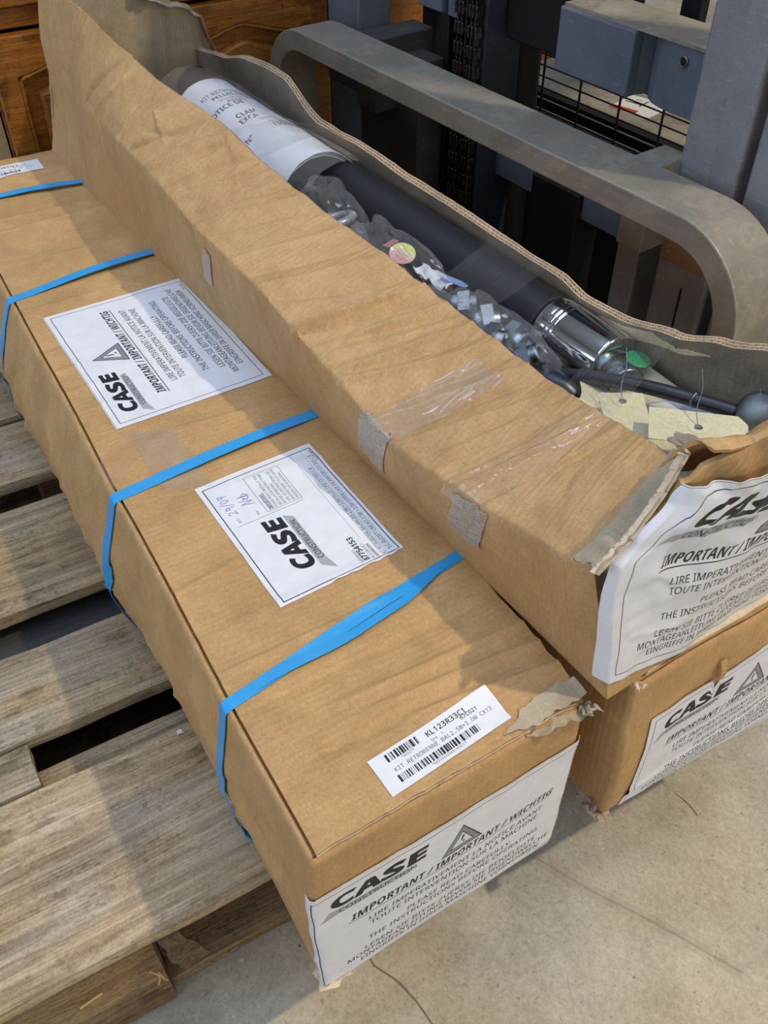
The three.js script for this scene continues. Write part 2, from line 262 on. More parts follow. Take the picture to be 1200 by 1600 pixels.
const roundPrint = canvas(256, 256, (c) => { c.fillStyle = '#e8b7ae'; c.fillRect(0, 0, 256, 256); const g = ['#d9e27a', '#e9d9a0', '#e6c0b4', '#dba7a4']; g.forEach((k, i) => { c.fillStyle = k; c.beginPath(); c.moveTo(0, 60 + i * 60); c.lineTo(256, -60 + i * 60); c.lineTo(256, 256); c.lineTo(0, 256); c.fill(); }); c.fillStyle = '#8a6a60'; c.font = '34px sans-serif'; for (let i = 0; i < 4; i++) c.fillText('o-ring set', 50, 90 + i * 34); });
const decalPrint = canvas(300, 240, (c, w, h) => { paper(c, w, h, [226, 224, 216], 63); c.fillStyle = '#c2452c'; c.fillRect(0, 190, 190, 50); c.fillStyle = '#34343a'; c.fillRect(20, 96, 180, 12); c.fillRect(140, 30, 12, 100); c.fillRect(60, 40, 50, 8); });
const printMat = (map, o = {}) => std(Object.assign({ map, roughness: 0.55, side: THREE.DoubleSide }, o));
M.instruction = printMat(instructionPrint); M.address = printMat(addressPrint); M.stock = printMat(stockPrint(301)); M.stock2 = printMat(stockPrint(351));
M.tagPaper = std({ map: kraftMap([214, 206, 170], 61, 0.6), roughness: 0.8, side: THREE.DoubleSide });

// ---------------------------------------------------------------- the setting
const floorMap = (() => {
  const N = 2048, S = 2, c = document.createElement('canvas'); c.width = c.height = N; const x = c.getContext('2d'), im = x.createImageData(N, N);
  for (let j = 0; j < N; j++) for (let i = 0; i < N; i++) {
    const o = (j * N + i) * 4, a = fbm(i / 512, j / 512, 401, 4) - 0.5, b = fbm(i / 64, j / 64, 411, 5) - 0.5, f = noise(i / 2, j / 2, 421) - 0.5, f2 = noise(i / 5, j / 5, 424) - 0.5, sp = noise(i / 3, j / 3, 422), k = a * 40 + b * 44 + f * 20 + f2 * 16 - (sp > 0.94 ? 34 : 0), w = (fbm(i / 256, j / 256, 431, 3) - 0.5) * 20;
    im.data[o] = b8(181 + k + w); im.data[o + 1] = b8(173 + k); im.data[o + 2] = b8(152 + k - w); im.data[o + 3] = 255;
  }
  x.putImageData(im, 0, 0); const r = rng(44), m = N / S;
  for (let i = 0; i < 1500; i++) { x.fillStyle = r() < 0.75 ? 'rgba(226,222,206,.85)' : 'rgba(70,62,50,.7)'; x.beginPath(); x.arc(r() * N, r() * N, 0.6 + 2.0 * r() * r() * r(), 0, 7); x.fill(); }
  // world (wx, wz) -> pixel: the slab tile starts at (-0.7, -1.3)
  const P = (wx, wz) => [(wx + 0.7) * m, (wz + 1.3) * m];
  const line = (pts, w, col) => { x.strokeStyle = col; x.lineWidth = w; x.beginPath(); pts.forEach((p, i) => { const [a, b] = P(...p); i ? x.lineTo(a, b) : x.moveTo(a, b); }); x.stroke(); };
  line([[0.07, -0.13], [0.085, -0.09], [0.086, -0.06], [0.102, -0.03], [0.11, 0.0], [0.113, 0.03], [0.128, 0.07], [0.15, 0.16]], 2, 'rgba(84,74,58,.8)');
  line([[0.30, -0.12], [0.34, -0.07], [0.375, 0.0], [0.42, 0.075], [0.47, 0.17]], 18, 'rgba(150,140,118,.2)'); line([[0.30, -0.12], [0.34, -0.07], [0.375, 0.0], [0.42, 0.075], [0.47, 0.17]], 3, 'rgba(136,126,104,.4)');
  for (let i = 0; i < 26; i++) { const [a, b] = P(-0.2 + r() * 1.3, -0.4 + r() * 0.9); x.strokeStyle = 'rgba(84,76,62,.35)'; x.lineWidth = 1; x.beginPath(); x.moveTo(a, b); x.lineTo(a + 40 * (r() - 0.5), b + 28 * (r() - 0.5)); x.stroke(); }
  return finish(new THREE.CanvasTexture(c), true);
})();
M.floor = std({ map: floorMap, roughness: 0.78, bumpMap: scaled(metalBump, 0.3), bumpScale: 0.0008 });
M.wall = std({ color: 0xb9bbb8, roughness: 0.9 }); M.roof = std({ color: 0xc2c5c8, roughness: 0.9 });
const RX0 = -5, RX1 = 6.5, RZ0 = -5.2, RZ1 = 5, RY = 6.2;
{
  const g = new THREE.BoxGeometry(RX1 - RX0, 0.2, RZ1 - RZ0, 1, 1, 1).translate((RX0 + RX1) / 2, -0.1, (RZ0 + RZ1) / 2), p = g.attributes.position, uv = g.attributes.uv;
  for (let i = 0; i < p.count; i++) uv.setXY(i, (p.getX(i) + 0.7) / 2, 1 - (p.getZ(i) + 1.3) / 2);
  struct('floor', g, M.floor);
  struct('wall_back', new THREE.BoxGeometry(RX1 - RX0 + 0.4, RY, 0.2).translate((RX0 + RX1) / 2, RY / 2, RZ0 - 0.1), M.wall);
  {
    const b = (y0, y1, x0, x1) => new THREE.BoxGeometry(x1 - x0, y1 - y0, 0.2).translate((x0 + x1) / 2, (y0 + y1) / 2, RZ1 + 0.1), ya = WIN.y - WIN.h / 2, yb = WIN.y + WIN.h / 2, A = RX0 - 0.2, Z = RX1 + 0.2, list = [b(0, ya, A, Z), b(yb, RY, A, Z)]; let x = A;
    for (const c of WIN.xs) { list.push(b(ya, yb, x, c - WIN.w / 2)); x = c + WIN.w / 2; } list.push(b(ya, yb, x, Z));
    struct('wall_front', merge(list), M.wall);
    WIN.xs.forEach((c, i) => {
      const g = struct('window_' + (i + 4), [box(c - WIN.w / 2, c + WIN.w / 2, ya, ya + 0.05, RZ1, RZ1 + 0.2), box(c - WIN.w / 2, c + WIN.w / 2, yb - 0.05, yb, RZ1, RZ1 + 0.2), box(c - 0.025, c + 0.025, ya, yb, RZ1, RZ1 + 0.2)], std({ color: 0x8f9496, roughness: 0.6 }));
      part('pane', box(c - WIN.w / 2, c + WIN.w / 2, ya, yb, RZ1 + 0.14, RZ1 + 0.16), std({ color: 0xffffff, emissive: WIN.frontColor, emissiveIntensity: 1 }), g);
      const l = new THREE.RectAreaLight(WIN.frontColor, WIN.front, WIN.w - 0.1, WIN.h - 0.1); l.position.set(c, WIN.y, RZ1 + 0.13); l.lookAt(c, WIN.y, 0); scene.add(l);
    });
  }
  { // left wall with three window openings
    const b = (y0, y1, z0, z1) => new THREE.BoxGeometry(0.2, y1 - y0, z1 - z0).translate(RX0 - 0.1, (y0 + y1) / 2, (z0 + z1) / 2), ya = WIN.y - WIN.h / 2, yb = WIN.y + WIN.h / 2, list = [b(0, ya, RZ0, RZ1), b(yb, RY, RZ0, RZ1)]; let z = RZ0;
    for (const c of WIN.zs) { list.push(b(ya, yb, z, c - WIN.w / 2)); z = c + WIN.w / 2; } list.push(b(ya, yb, z, RZ1));
    struct('wall_left', merge(list), M.wall);
    WIN.zs.forEach((c, i) => {
      const g = struct('window_' + (i + 1), [box(RX0 - 0.2, RX0, ya, ya + 0.05, c - WIN.w / 2, c + WIN.w / 2), box(RX0 - 0.2, RX0, yb - 0.05, yb, c - WIN.w / 2, c + WIN.w / 2), box(RX0 - 0.2, RX0, ya, yb, c - 0.025, c + 0.025)], std({ color: 0x8f9496, roughness: 0.6 }));
      part('pane', box(RX0 - 0.16, RX0 - 0.14, ya, yb, c - WIN.w / 2, c + WIN.w / 2), std({ color: 0xffffff, emissive: WIN.color, emissiveIntensity: 1 }), g);
      const l = new THREE.RectAreaLight(WIN.color, WIN.power, WIN.w - 0.1, WIN.h - 0.1); l.position.set(RX0 - 0.13, WIN.y, c); l.lookAt(0, WIN.y, c); scene.add(l);
    });
  }
  struct('wall_right', new THREE.BoxGeometry(0.2, RY, RZ1 - RZ0).translate(RX1 + 0.1, RY / 2, (RZ0 + RZ1) / 2), M.wall);
  struct('ceiling', new THREE.BoxGeometry(RX1 - RX0 + 0.4, 0.2, RZ1 - RZ0 + 0.4).translate((RX0 + RX1) / 2, RY + 0.1, (RZ0 + RZ1) / 2), M.roof);
}
// lamps under the roof
STRIP.spots.forEach(([x, z, k], i) => {
  const t = thing('strip_lamp', 'cool white strip lamp hanging under the workshop roof, ' + ['left row, nearest', 'left row, second', 'middle row, nearest', 'middle row, second', 'middle row, farthest', 'right row, beside the round lamp'][i], 'lamp', [x, STRIP.y, z], 0, 'strip lamps under the roof');
  part('housing', new RoundedBoxGeometry(STRIP.w + 0.06, 0.07, STRIP.d + 0.06, 2, 0.015).translate(0, 0.045, 0), std({ color: 0xcfd2d4, roughness: 0.5 }), t);
  part('diffuser', new THREE.BoxGeometry(STRIP.w, 0.008, STRIP.d).translate(0, 0.006, 0), std({ color: 0xffffff, emissive: STRIP.color, emissiveIntensity: 2 * k }), t);
  for (const s of [-1, 1]) part('hanger', new THREE.CylinderGeometry(0.006, 0.006, RY - STRIP.y - 0.07, 8).translate(s * 1.1, 0.075 + (RY - STRIP.y - 0.07) / 2, 0), M.chainSteel, t);
  const l = new THREE.RectAreaLight(STRIP.color, STRIP.power * k, STRIP.w, STRIP.d); l.position.set(x, STRIP.y - 0.004, z); l.lookAt(x, 0, z); scene.add(l);
});
{
  const [x, y, z] = KEY.pos, t = thing('high_bay_lamp', 'round warm white high-bay lamp under the roof beside the forklift', 'lamp', KEY.pos);
  part('reflector', lathe([[0.15, 0.02], [0.152, 0.03], [0.12, 0.12], [0.07, 0.18], [0.0, 0.19]]), std({ color: 0x8b8e90, roughness: 0.5, side: THREE.DoubleSide }), t);
  part('lens', new THREE.CylinderGeometry(0.11, 0.11, 0.01, 32).translate(0, 0.03, 0), std({ color: 0xffffff, emissive: KEY.color, emissiveIntensity: 6 }), t);
  part('stem', new THREE.CylinderGeometry(0.012, 0.012, RY - y - 0.19, 10).translate(0, 0.19 + (RY - y - 0.19) / 2, 0), M.chainSteel, t);
  const l = new THREE.SpotLight(KEY.color, KEY.power, 0, 0.95, 0.4, 2); l.position.set(x, y, z); l.target.position.set(...KEY.aim); scene.add(l, l.target);
  l.castShadow = true; l.shadow.radius = KEY.radius; l.shadow.mapSize.set(2048, 2048); l.shadow.camera.near = 0.5; l.shadow.camera.far = 12;
}

// ---------------------------------------------------------------- closed cartons
function planLoop(W, L, r, nW, nL) {                             // rounded rectangle, front edge at z = 0, running back to z = -L
  const pts = []; let s = 0;
  const push = (x, z, nx, nz) => { if (pts.length) { const q = pts[pts.length - 1]; s += Math.hypot(x - q.x, z - q.z); } pts.push({ x, z, nx, nz, s }); };
  const line = (x0, z0, x1, z1, n, nx, nz) => { for (let i = 0; i <= n; i++) push(lerp(x0, x1, i / n), lerp(z0, z1, i / n), nx, nz); };
  const arc = (cx, cz, a0) => { for (let i = 1; i < 5; i++) { const a = a0 - i / 5 * PI / 2; push(cx + r * Math.cos(a), cz + r * Math.sin(a), Math.cos(a), Math.sin(a)); } };
  line(r, 0, W - r, 0, nW, 0, 1); arc(W - r, -r, PI / 2); line(W, -r, W, -L + r, nL, 1, 0); arc(W - r, -L + r, 0); line(W - r, -L, r, -L, nW, 0, -1); arc(r, -L + r, -PI / 2); line(0, -L + r, 0, -r, nL, -1, 0); arc(r, -r, -PI);
  push(r, 0, 0, 1); return pts;
}
function cartonBody(W, L, H, warp, r = 0.006, rimDrop = 0.0078) {
  const loop = planLoop(W, L, r, 70, 460);
  const rows = [[0.02, 0], [0.006, 0], [0.0015, 0.0015], [0, 0.006]]; for (let i = 1; i <= 40; i++) rows.push([0, lerp(0.006, H - 0.008, i / 40)]);
  rows.push([0.0006, H - 0.004], [0.002, H - 0.001], [0.004, H], [0.0055, H - 0.0008], [0.0062, H - 0.0075]);
  const g = sheet(loop.length - 1, rows.length - 1, (u, v) => {
    const p = loop[Math.round(u * (loop.length - 1))], [ins, y] = rows[Math.round(v * (rows.length - 1))], low = p.nx < -0.5 ? 0 : rimDrop * sm(0.7, 1, y / H);
    return warp(p.x - p.nx * ins, y - low, p.z - p.nz * ins);
  }, 0, (u, v) => [loop[Math.round(u * (loop.length - 1))].s, rows[Math.round(v * (rows.length - 1))][1]]);
  const lidSeat = sheet(10, 60, (u, v) => warp(lerp(0.006, W - 0.006, u), H - 0.009, lerp(-0.006, -L + 0.006, v)), 0, (u, v) => [u * W, v * L], true);
  const floor = sheet(4, 20, (u, v) => warp(lerp(0.01, W - 0.01, u), 0, lerp(-0.01, -L + 0.01, v)), 0, (u, v) => [u * W, v * L]);
  return [g, lidSeat, floor];
}
// dents in a carton's top: [x0, z0, x1, z1, height, width]
const dent = (list, x, z) => { let d = 0; for (const [x0, z0, x1, z1, a, w] of list) { const lx = x1 - x0, lz = z1 - z0, l2 = lx * lx + lz * lz, t = ((x - x0) * lx + (z - z0) * lz) / l2, e = sm(-0.12, 0.05, t) * (1 - sm(0.95, 1.12, t)); if (e <= 0) continue; const q = ((x - x0) * lz - (z - z0) * lx) / Math.sqrt(l2) / w; d += a * e * Math.exp(-Math.abs(q) * 1.15) * (1 - 0.5 * Math.tanh(q * 2)); } return d; };

const DECK = 0.21, HA = 0.265, WA = 0.29, LA = 1.485;
const topDents = [[0.0, -0.316, 0.085, -0.33, 0.0022, 0.006], [0.01, -0.202, 0.19, -0.203, 0.0022, 0.007], [0.09, -0.118, 0.29, -0.105, 0.003, 0.008], [0.12, -0.096, 0.29, -0.078, 0.0034, 0.007], [0.14, -0.073, 0.29, -0.047, 0.0036, 0.008], [0.06, -0.08, 0.29, -0.066, -0.002, 0.007], [0.0, -1.185, 0.21, -1.2, 0.0035, 0.012], [0.0, -1.238, 0.2, -1.233, 0.002, 0.008],
  [0.0, -0.823, 0.05, -0.826, -0.0018, 0.006], [0.0, -0.709, 0.05, -0.712, 0.0016, 0.006], [0.0, -0.66, 0.05, -0.664, 0.0014, 0.005], [0.0, -0.76, 0.05, -0.764, 0.0014, 0.005], [0.0, -0.25, 0.29, -0.262, 0.0014, 0.012], [0.02, -0.155, 0.29, -0.15, -0.0016, 0.008], [0.0, -1.08, 0.24, -1.07, 0.0018, 0.014], [0.0, -0.93, 0.23, -0.94, 0.0016, 0.012], [0.1, -0.57, 0.29, -0.55, 0.0022, 0.01], [0.12, -0.44, 0.29, -0.43, 0.0014, 0.01], [0.1, -1.4, 0.25, -1.39, 0.002, 0.01]];
const bulgeA = [[-1.6, 0.056], [-1.2, 0.052], [-0.95, 0.046], [-0.75, 0.036], [-0.52, 0.034], [-0.42, 0.018], [-0.3, 0.017], [-0.13, 0.012], [0, 0.004]];
const sideDents = (() => { const r = rng(77), a = []; for (let i = 0; i < 120; i++) { const z = -1.4 * Math.pow(r(), 0.9), y = 0.05 + r() * 0.21, l = 0.02 + r() * 0.09, t = 0.9 + (r() - 0.5) * 0.5; a.push([y, z, y - l * Math.sin(t), z - l * Math.cos(t) * 0.9, (r() < 0.5 ? -1 : 1) * (0.0008 + r() * 0.0016), 0.004 + r() * 0.005]); } return a; })();
function warpA(x, y, z) {
  const h = clamp(y / HA), wl = 1 - sm(0, 0.1, x), wf = sm(-0.02, 0, z);
  let b = pw(bulgeA, z) * Math.pow(Math.sin(PI * clamp(h * 0.92 + 0.04)), 1.2) * (0.8 + 0.4 * noise(z * 5, h * 2, 3));
  b += (2 * dent(sideDents, y, z) + 0.0045 * (fbm(z * 18 + y * 14, y * 20 - z * 4, 8, 4) - 0.5)) * Math.sin(PI * h);
  const zz = z - 0.046 * x * Math.exp(z / 0.25) + wf * (0.003 * Math.sin(PI * h) * Math.sin(PI * clamp(x / WA)) + 0.0012 * (noise(x * 30, y * 30, 9) - 0.5));
  const crush = 0.012 * Math.exp(-(((x - WA) / 0.02) ** 2 + (z / 0.02) ** 2)) * sm(0.75, 1, h);
  return [x - b * wl + 0.002 * (noise(z * 6, 2, 4) - 0.5) * sm(0.9, 1, h) * wl, y + (1.5 * dent(topDents, x, z) + 0.0026 * (fbm(x * 14, z * 12, 14, 4) - 0.5)) * sm(0.9, 1, h) - crush, zz];
}
// a paper label that lies on warp(base(u, v)), a little above it
function onTop(warp, x, z, a, w, h, H, lift = 0.0009, nu = 40, nv = 40, edge = null) {   // print runs towards the back, lines stack to the right
  return sheet(nu, nv, (u, v) => {
    let uu = u * w, vv = (1 - v) * h; if (edge) [uu, vv] = edge(uu, vv);
    const px = x + vv * Math.cos(a) + uu * Math.sin(a), pz = z - uu * Math.cos(a) + vv * Math.sin(a), p = warp(px, H, pz);
    return [p[0], p[1] + lift + 0.0003 * noise(uu * 60, vv * 60, 88), p[2]];
  }, 0.0004, (u, v) => [u, v]);
}
const raggedRight = (w, h, s) => (u, v) => [u - (u > w * 0.97 ? 0.003 * noise(v * 90, 1, s) : 0) + (u < w * 0.01 ? 0.002 * noise(v * 70, 3, s + 1) * sm(0.3, 0.7, v / h) : 0), v];

const cartonA = thing('cardboard_box', 'closed brown cardboard box with blue straps and labels on top, lying on the pallet', 'box', [0, DECK, 0]);
part('body', cartonBody(WA, LA, HA, warpA), M.kraft, cartonA);
part('top_flap', sheet(64, 620, (u, v) => { const x = lerp(0.0078, WA - 0.001, u), z = lerp(-0.013, -LA + 0.004, v); return warpA(x, HA, z); }, 0.0055, (u, v) => [v * LA, u * WA]), M.kraft, cartonA);
part('flap_lip', sheet(60, 3, (u, v) => warpA(lerp(0.0078, WA - 0.001, u), HA, lerp(-0.0026, -0.0135, v) - 0.0012 * noise(u * 40, 4, 7) * (1 - v)), 0.0009, (u, v) => [v * 0.011, u * WA]), M.kraft, cartonA);
part('corrugated_edge', flutes((s) => ({ p: (() => { const p = warpA(lerp(0.0085, WA - 0.002, s), HA - 0.0001, -0.0032 - 0.0012 * noise(s * 40, 4, 7)); p[1] -= 0.0055; return p; })(), n: [0, 1, 0], d: [0, 0, -1] }), WA - 0.01, 1, 0.0054, 0.011, 0.0078, 1), M.flute, cartonA, 'torn edge of the top flap that shows the corrugated paper');
part('instruction_label', onTop(warpA, 0.0394, -0.6037, -0.0345, 0.297, 0.21, HA, 0.001, 60, 50), M.instruction, cartonA, 'white printed sheet that gives instructions in three languages');
part('address_label', onTop(warpA, 0.0908, -0.2451, -0.046, 0.21, 0.148, HA, 0.001, 50, 40, (u, v) => [u - (u < 0.002 && v > 0.06 ? -0.003 * noise(v * 120, 2, 5) : 0), v]), M.address, cartonA, 'white parts label with handwriting in blue ink');
part('stock_label', sheet(40, 16, (u, v) => { const a = -0.07, uu = u * 0.132 - (u > 0.97 ? 0.002 * noise(v * 5, 1, 6) : 0), vv = (1 - v) * 0.04, p = warpA(0.0825 + uu * Math.cos(a) - vv * Math.sin(a), HA, -0.0515 + uu * Math.sin(a) + vv * Math.cos(a)); return [p[0], p[1] + 0.0012, p[2]]; }, 0.0004), M.stock, cartonA, 'narrow white label with bar codes');
part('stock_label', sheet(30, 10, (u, v) => { const uu = u * 0.16, vv = (1 - v) * 0.05, p = warpA(0.0 + uu, HA, -1.452 + vv); return [p[0], p[1] + 0.0012, p[2]]; }, 0.0004), M.stock2, cartonA, 'narrow white label with bar codes at the far end');
// the sheet on the front end: its margin wraps the left corner, its right end hangs loose
function frontSheet(warp, W, H, u0, v0, w, h, loose, s, sag = 0) {
  return sheet(90, 60, (u, v) => {
    const uu = u0 + u * w, y = H - v0 - (1 - v) * h; let p;
    if (uu < 0) { const q = warp(0, y, uu); p = [q[0] - 0.0012, q[1], q[2]]; }
    else { const q = warp(Math.min(uu, W), y, 0); p = [q[0], q[1], q[2] + 0.0012]; const o = uu - (W - 0.012); if (o > 0 && loose) { const k = sm(0, 0.025, o); p[2] -= loose * k * 0.01 * (1 - v) - 0.004 * k * (1 - v); p[0] = q[0] + Math.max(0, uu - W) * 0.7 - 0.002 * k; p[2] -= Math.max(0, uu - W) * 0.6 * v; } }
    if (y < 0) { p[2] -= 0.004 * sm(0, -0.01, y); p[1] = Math.max(p[1], -0.006); }
    const wr = 0.0016 * (fbm(uu * 16, y * 18, s, 3) - 0.5) + 0.0007 * (noise(uu * 60, y * 70, s + 5) - 0.5);
    p[2] += wr + 0.0008; return p;
  }, 0.0004, (u, v) => [u, v]);
}
part('instruction_label', frontSheet(warpA, WA, HA, -0.0085, 0.068, 0.306, 0.205, 1.2, 501), M.instruction, cartonA, 'white instruction sheet that wraps the front left corner and hangs loose at the right');
// crumpled paper at the crushed corners
function crumple(x0, y0, z0, sx, sy, sz, s, n = 14) {
  return sheet(n, n, (u, v) => { const a = (u - 0.5) * 2, b = (v - 0.5) * 2; return [x0 + sx * (a + 0.35 * (noise(u * 5, v * 5, s) - 0.5)), y0 + sy * (b * 0.4 + 1.6 * (noise(u * 4.3, v * 4.3, s + 1) - 0.5)), z0 + sz * (b + 0.9 * (noise(u * 5.1, v * 3.1, s + 2) - 0.5))]; }, 0.0008, (u, v) => [u * 0.05, v * 0.05]);
}
part('torn_corner', [sheet(40, 8, (u, v) => { const x = lerp(0.2, 0.292, u), q = warpA(x, HA, -0.012); return [q[0], q[1] + 0.001 + 0.006 * u * u * (0.5 + noise(u * 9, v * 3, 601)) * sm(0, 0.3, u), q[2] + 0.022 * (v - 0.5) * sm(0, 0.4, u) + 0.004 * noise(u * 14, v * 2, 602) - 0.006 * u]; }, 0.001, (u, v) => [u * 0.09, v * 0.02]), sheet(30, 8, (u, v) => { const x = lerp(0.22, 0.294, u), q = warpA(x, HA - 0.008, -0.004); return [q[0], q[1] - 0.004 * u + 0.005 * (noise(u * 11, v * 3, 603) - 0.5), q[2] + 0.012 * (v - 0.3) * sm(0, 0.3, u) + 0.004 * noise(u * 16, v * 3, 604)]; }, 0.001, (u, v) => [u * 0.07, v * 0.02]), crumple(0.288, HA - 0.012, -0.008, 0.007, 0.009, 0.008, 610)], M.torn, cartonA, 'crushed grey corner with torn paper layers');
part('torn_corner', [crumple(0.012, -0.001, -0.008, 0.016, 0.005, 0.012, 630)], M.flute, cartonA, 'crushed bottom corner with torn paper');
// lifted strip of clear tape over the seam
part('tape_strip', sheet(20, 20, (u, v) => { const x = 0.002 + 0.044 * v, z = -0.49 - 0.03 * v - 0.062 * u, q = warpA(x, HA, z), k = sm(0.5, 0, u) * sm(0, 0.25, v); return [q[0] - 0.006 * k, q[1] + 0.0006 + 0.011 * k * (0.6 + 0.4 * v) + 0.0022 * k * (noise(u * 16, v * 12, 41) - 0.5), q[2] + 0.003 * k]; }, 0), M.lifted = phys({ color: 0xfffaf0, transmission: 0.95, roughness: 0.06, thickness: 0, ior: 1.5, side: THREE.DoubleSide }), cartonA, 'lifted piece of clear tape over the lid seam');
part('tape_patch', sheet(20, 20, (u, v) => { const q = warpA(0.05 + 0.05 * v, HA, -0.47 - 0.12 * u + 0.02 * v); return [q[0], q[1] + 0.0007 + 0.0006 * noise(u * 18, v * 10, 43), q[2]]; }, 0), M.filmClear, cartonA, 'flat clear tape remnant beside the lid seam');

// ---------------------------------------------------------------- straps round the carton
const weave = (x, y) => { const c = Math.floor(x / 16) + Math.floor(y / 16), fx = (x % 16) / 16 - 0.5, fy = (y % 16) / 16 - 0.5; return c % 2 ? Math.cos(fx * PI) * (0.6 + 0.4 * Math.cos(fy * 2 * PI)) : 0.25 * Math.cos(fy * PI); };
M.strap = phys({ map: scaled(pixels(128, 128, (x, y) => { const k = 44 * (weave(x, y) - 0.4) + 10 * (noise(x / 3, y / 3, 211, 43, 43) - 0.5); return [b8(44 + k), b8(172 + k), b8(240 + k * 0.7)]; }), 0.0128), bumpMap: scaled(pixels(128, 128, (x, y) => b8(40 + 200 * weave(x, y)), false), 0.0128), bumpScale: 0.0007, roughness: 0.34, clearcoat: 0.3, clearcoatRoughness: 0.25, side: THREE.DoubleSide });
function strapBand(zL, zR, wide, lift, from = 0, to = 1, raise = 0) {
  const W = WA, H = HA, path = [];
  const add = (x, y, nx, ny) => path.push({ x, y, nx, ny });
  for (let i = 0; i <= 8; i++) add(W, lerp(0.006, H - 0.01, i / 8), 1, 0);
  for (let i = 1; i < 4; i++) { const a = i / 4 * PI / 2; add(W - 0.005 + 0.005 * Math.cos(a), H - 0.005 + 0.005 * Math.sin(a), Math.cos(a), Math.sin(a)); }
  for (let i = 0; i <= 40; i++) add(lerp(W - 0.006, 0.006, i / 40), H, 0, 1);
  for (let i = 1; i < 6; i++) { const a = PI / 2 + i / 6 * PI / 2; add(0.006 + 0.006 * Math.cos(a), H - 0.006 + 0.006 * Math.sin(a), Math.cos(a), Math.sin(a)); }
  for (let i = 0; i <= 24; i++) add(0, lerp(H - 0.008, 0.004, i / 24), -1, 0);
  for (let i = 0; i <= 10; i++) add(lerp(0.004, W - 0.004, i / 10), 0, 0, -1);
  const n = path.length - 1; let L = [0]; for (let i = 1; i <= n; i++) L.push(L[i - 1] + Math.hypot(path[i].x - path[i - 1].x, path[i].y - path[i - 1].y));
  const i0 = Math.round(from * n), i1 = Math.round(to * n);
  return sheet(i1 - i0, 6, (u, v) => {
    const i = i0 + Math.round(u * (i1 - i0)), q = path[i], z = lerp(zL, zR, q.x / W) + (q.nx < -0.5 ? -0.02 * (1 - q.y / H) : 0) + (v - 0.5) * wide, p = warpA(q.x, q.y, z);
    const up = q.ny > 0.9 ? lift * Math.sin(PI * clamp((q.x - 0.03) / 0.24)) : 0, bow = q.nx < -0.5 ? 0.0012 + 0.003 * sm(0.2, 0.05, q.y) : 0;
    const off = 0.0011 + raise + up + bow, bottom = q.ny < -0.5 ? 0.003 : 0;
    return [p[0] + q.nx * off, p[1] + q.ny * off * (q.ny < 0 ? -0.2 : 1) + bottom * 0, p[2]];
  }, 0.0007, (u, v) => [L[i0 + Math.round(u * (i1 - i0))], v * 0.016]);
}
const strapGroup = 'blue straps round the closed carton';
solo('plastic_strap', strapBand(-1.333, -1.297, 0.017, 0.006).translate(0, DECK, 0), M.strap, 'blue woven strap across the carton beside the far bar code label, farthest of the four', 'strap', strapGroup);
solo('plastic_strap', strapBand(-0.974, -1.013, 0.017, 0.006).translate(0, DECK, 0), M.strap, 'blue woven strap just behind the large instruction sheet on the closed carton', 'strap', strapGroup);
solo('plastic_strap', strapBand(-0.487, -0.513, 0.0165, 0.004).translate(0, DECK, 0), M.strap, 'blue woven strap between the instruction sheet and the address label', 'strap', strapGroup);
solo('plastic_strap', [strapBand(-0.168, -0.216, 0.0138, 0.003), sheet(60, 4, (u, v) => { const x = lerp(0.27, 0.02, u), z = lerp(-0.168, -0.216, x / WA) + 0.0128 * sm(0.0, 0.3, u) * (1 - sm(0.5, 0.95, u)) + (v - 0.5) * 0.0095, p = warpA(x, HA, z); return [p[0], p[1] + 0.0012 + 0.0028 * Math.sin(PI * u) + 0.0009 - 0.002 * sm(0.9, 1, u), p[2]]; }, 0.0007, (u, v) => [u * 0.25 + 0.003, v * 0.016], false)].map((g) => g.translate(0, DECK, 0)), M.strap, 'blue woven strap folded double in front of the address label, nearest of the four', 'strap', strapGroup);

// ---------------------------------------------------------------- second closed carton, under the open one
const HC = 0.265, WC = 0.30, LC = 1.48, CPOS = [0.336, DECK, -0.004];
function warpC(x, y, z) {
  const h = clamp(y / HC), wl = 1 - sm(0, 0.1, x), wf = sm(-0.02, 0, z), lean = 0.016 * (1 - h) * Math.exp(z / 0.4);
  const front = wf * (0.006 * Math.sin(PI * h) + 0.008 * (fbm(x * 12, y * 9, 19, 3) - 0.5)) - 0.02 * x * Math.exp(z / 0.3);
  const corner = Math.exp(-((x / 0.03) ** 2 + (z / 0.03) ** 2)) * sm(0.7, 1, h);
  return [x + lean * wl + 0.01 * (noise(z * 8, y * 7, 21) - 0.5) * wl * Math.sin(PI * h) + 0.004 * corner, y - 0.008 * corner + 0.003 * (fbm(x * 10, z * 10, 23, 3) - 0.5) * sm(0.9, 1, h), z + front];
}
const cartonC = thing('cardboard_box', 'closed brown cardboard box under the open box, its torn instruction sheet facing the bare floor', 'box', CPOS);
part('body', cartonBody(WC, LC, HC, warpC), M.kraft, cartonC);
part('top_flap', sheet(40, 120, (u, v) => warpC(lerp(0.008, WC - 0.001, u), HC, lerp(-0.014, -LC + 0.004, v)), 0.0055, (u, v) => [v * LC, u * WC]), M.kraft, cartonC);
part('corrugated_edge', flutes((s) => ({ p: (() => { const p = warpC(lerp(0.02, WC - 0.002, s), HC, -0.005 - 0.004 * noise(s * 9, 4, 17)); p[1] -= 0.0054; return p; })(), n: [0, 1, 0.2], d: [0, 0, -1] }), WC - 0.02, 1, 0.005, 0.011), M.flute, cartonC, 'torn flap edge that shows the corrugated paper');
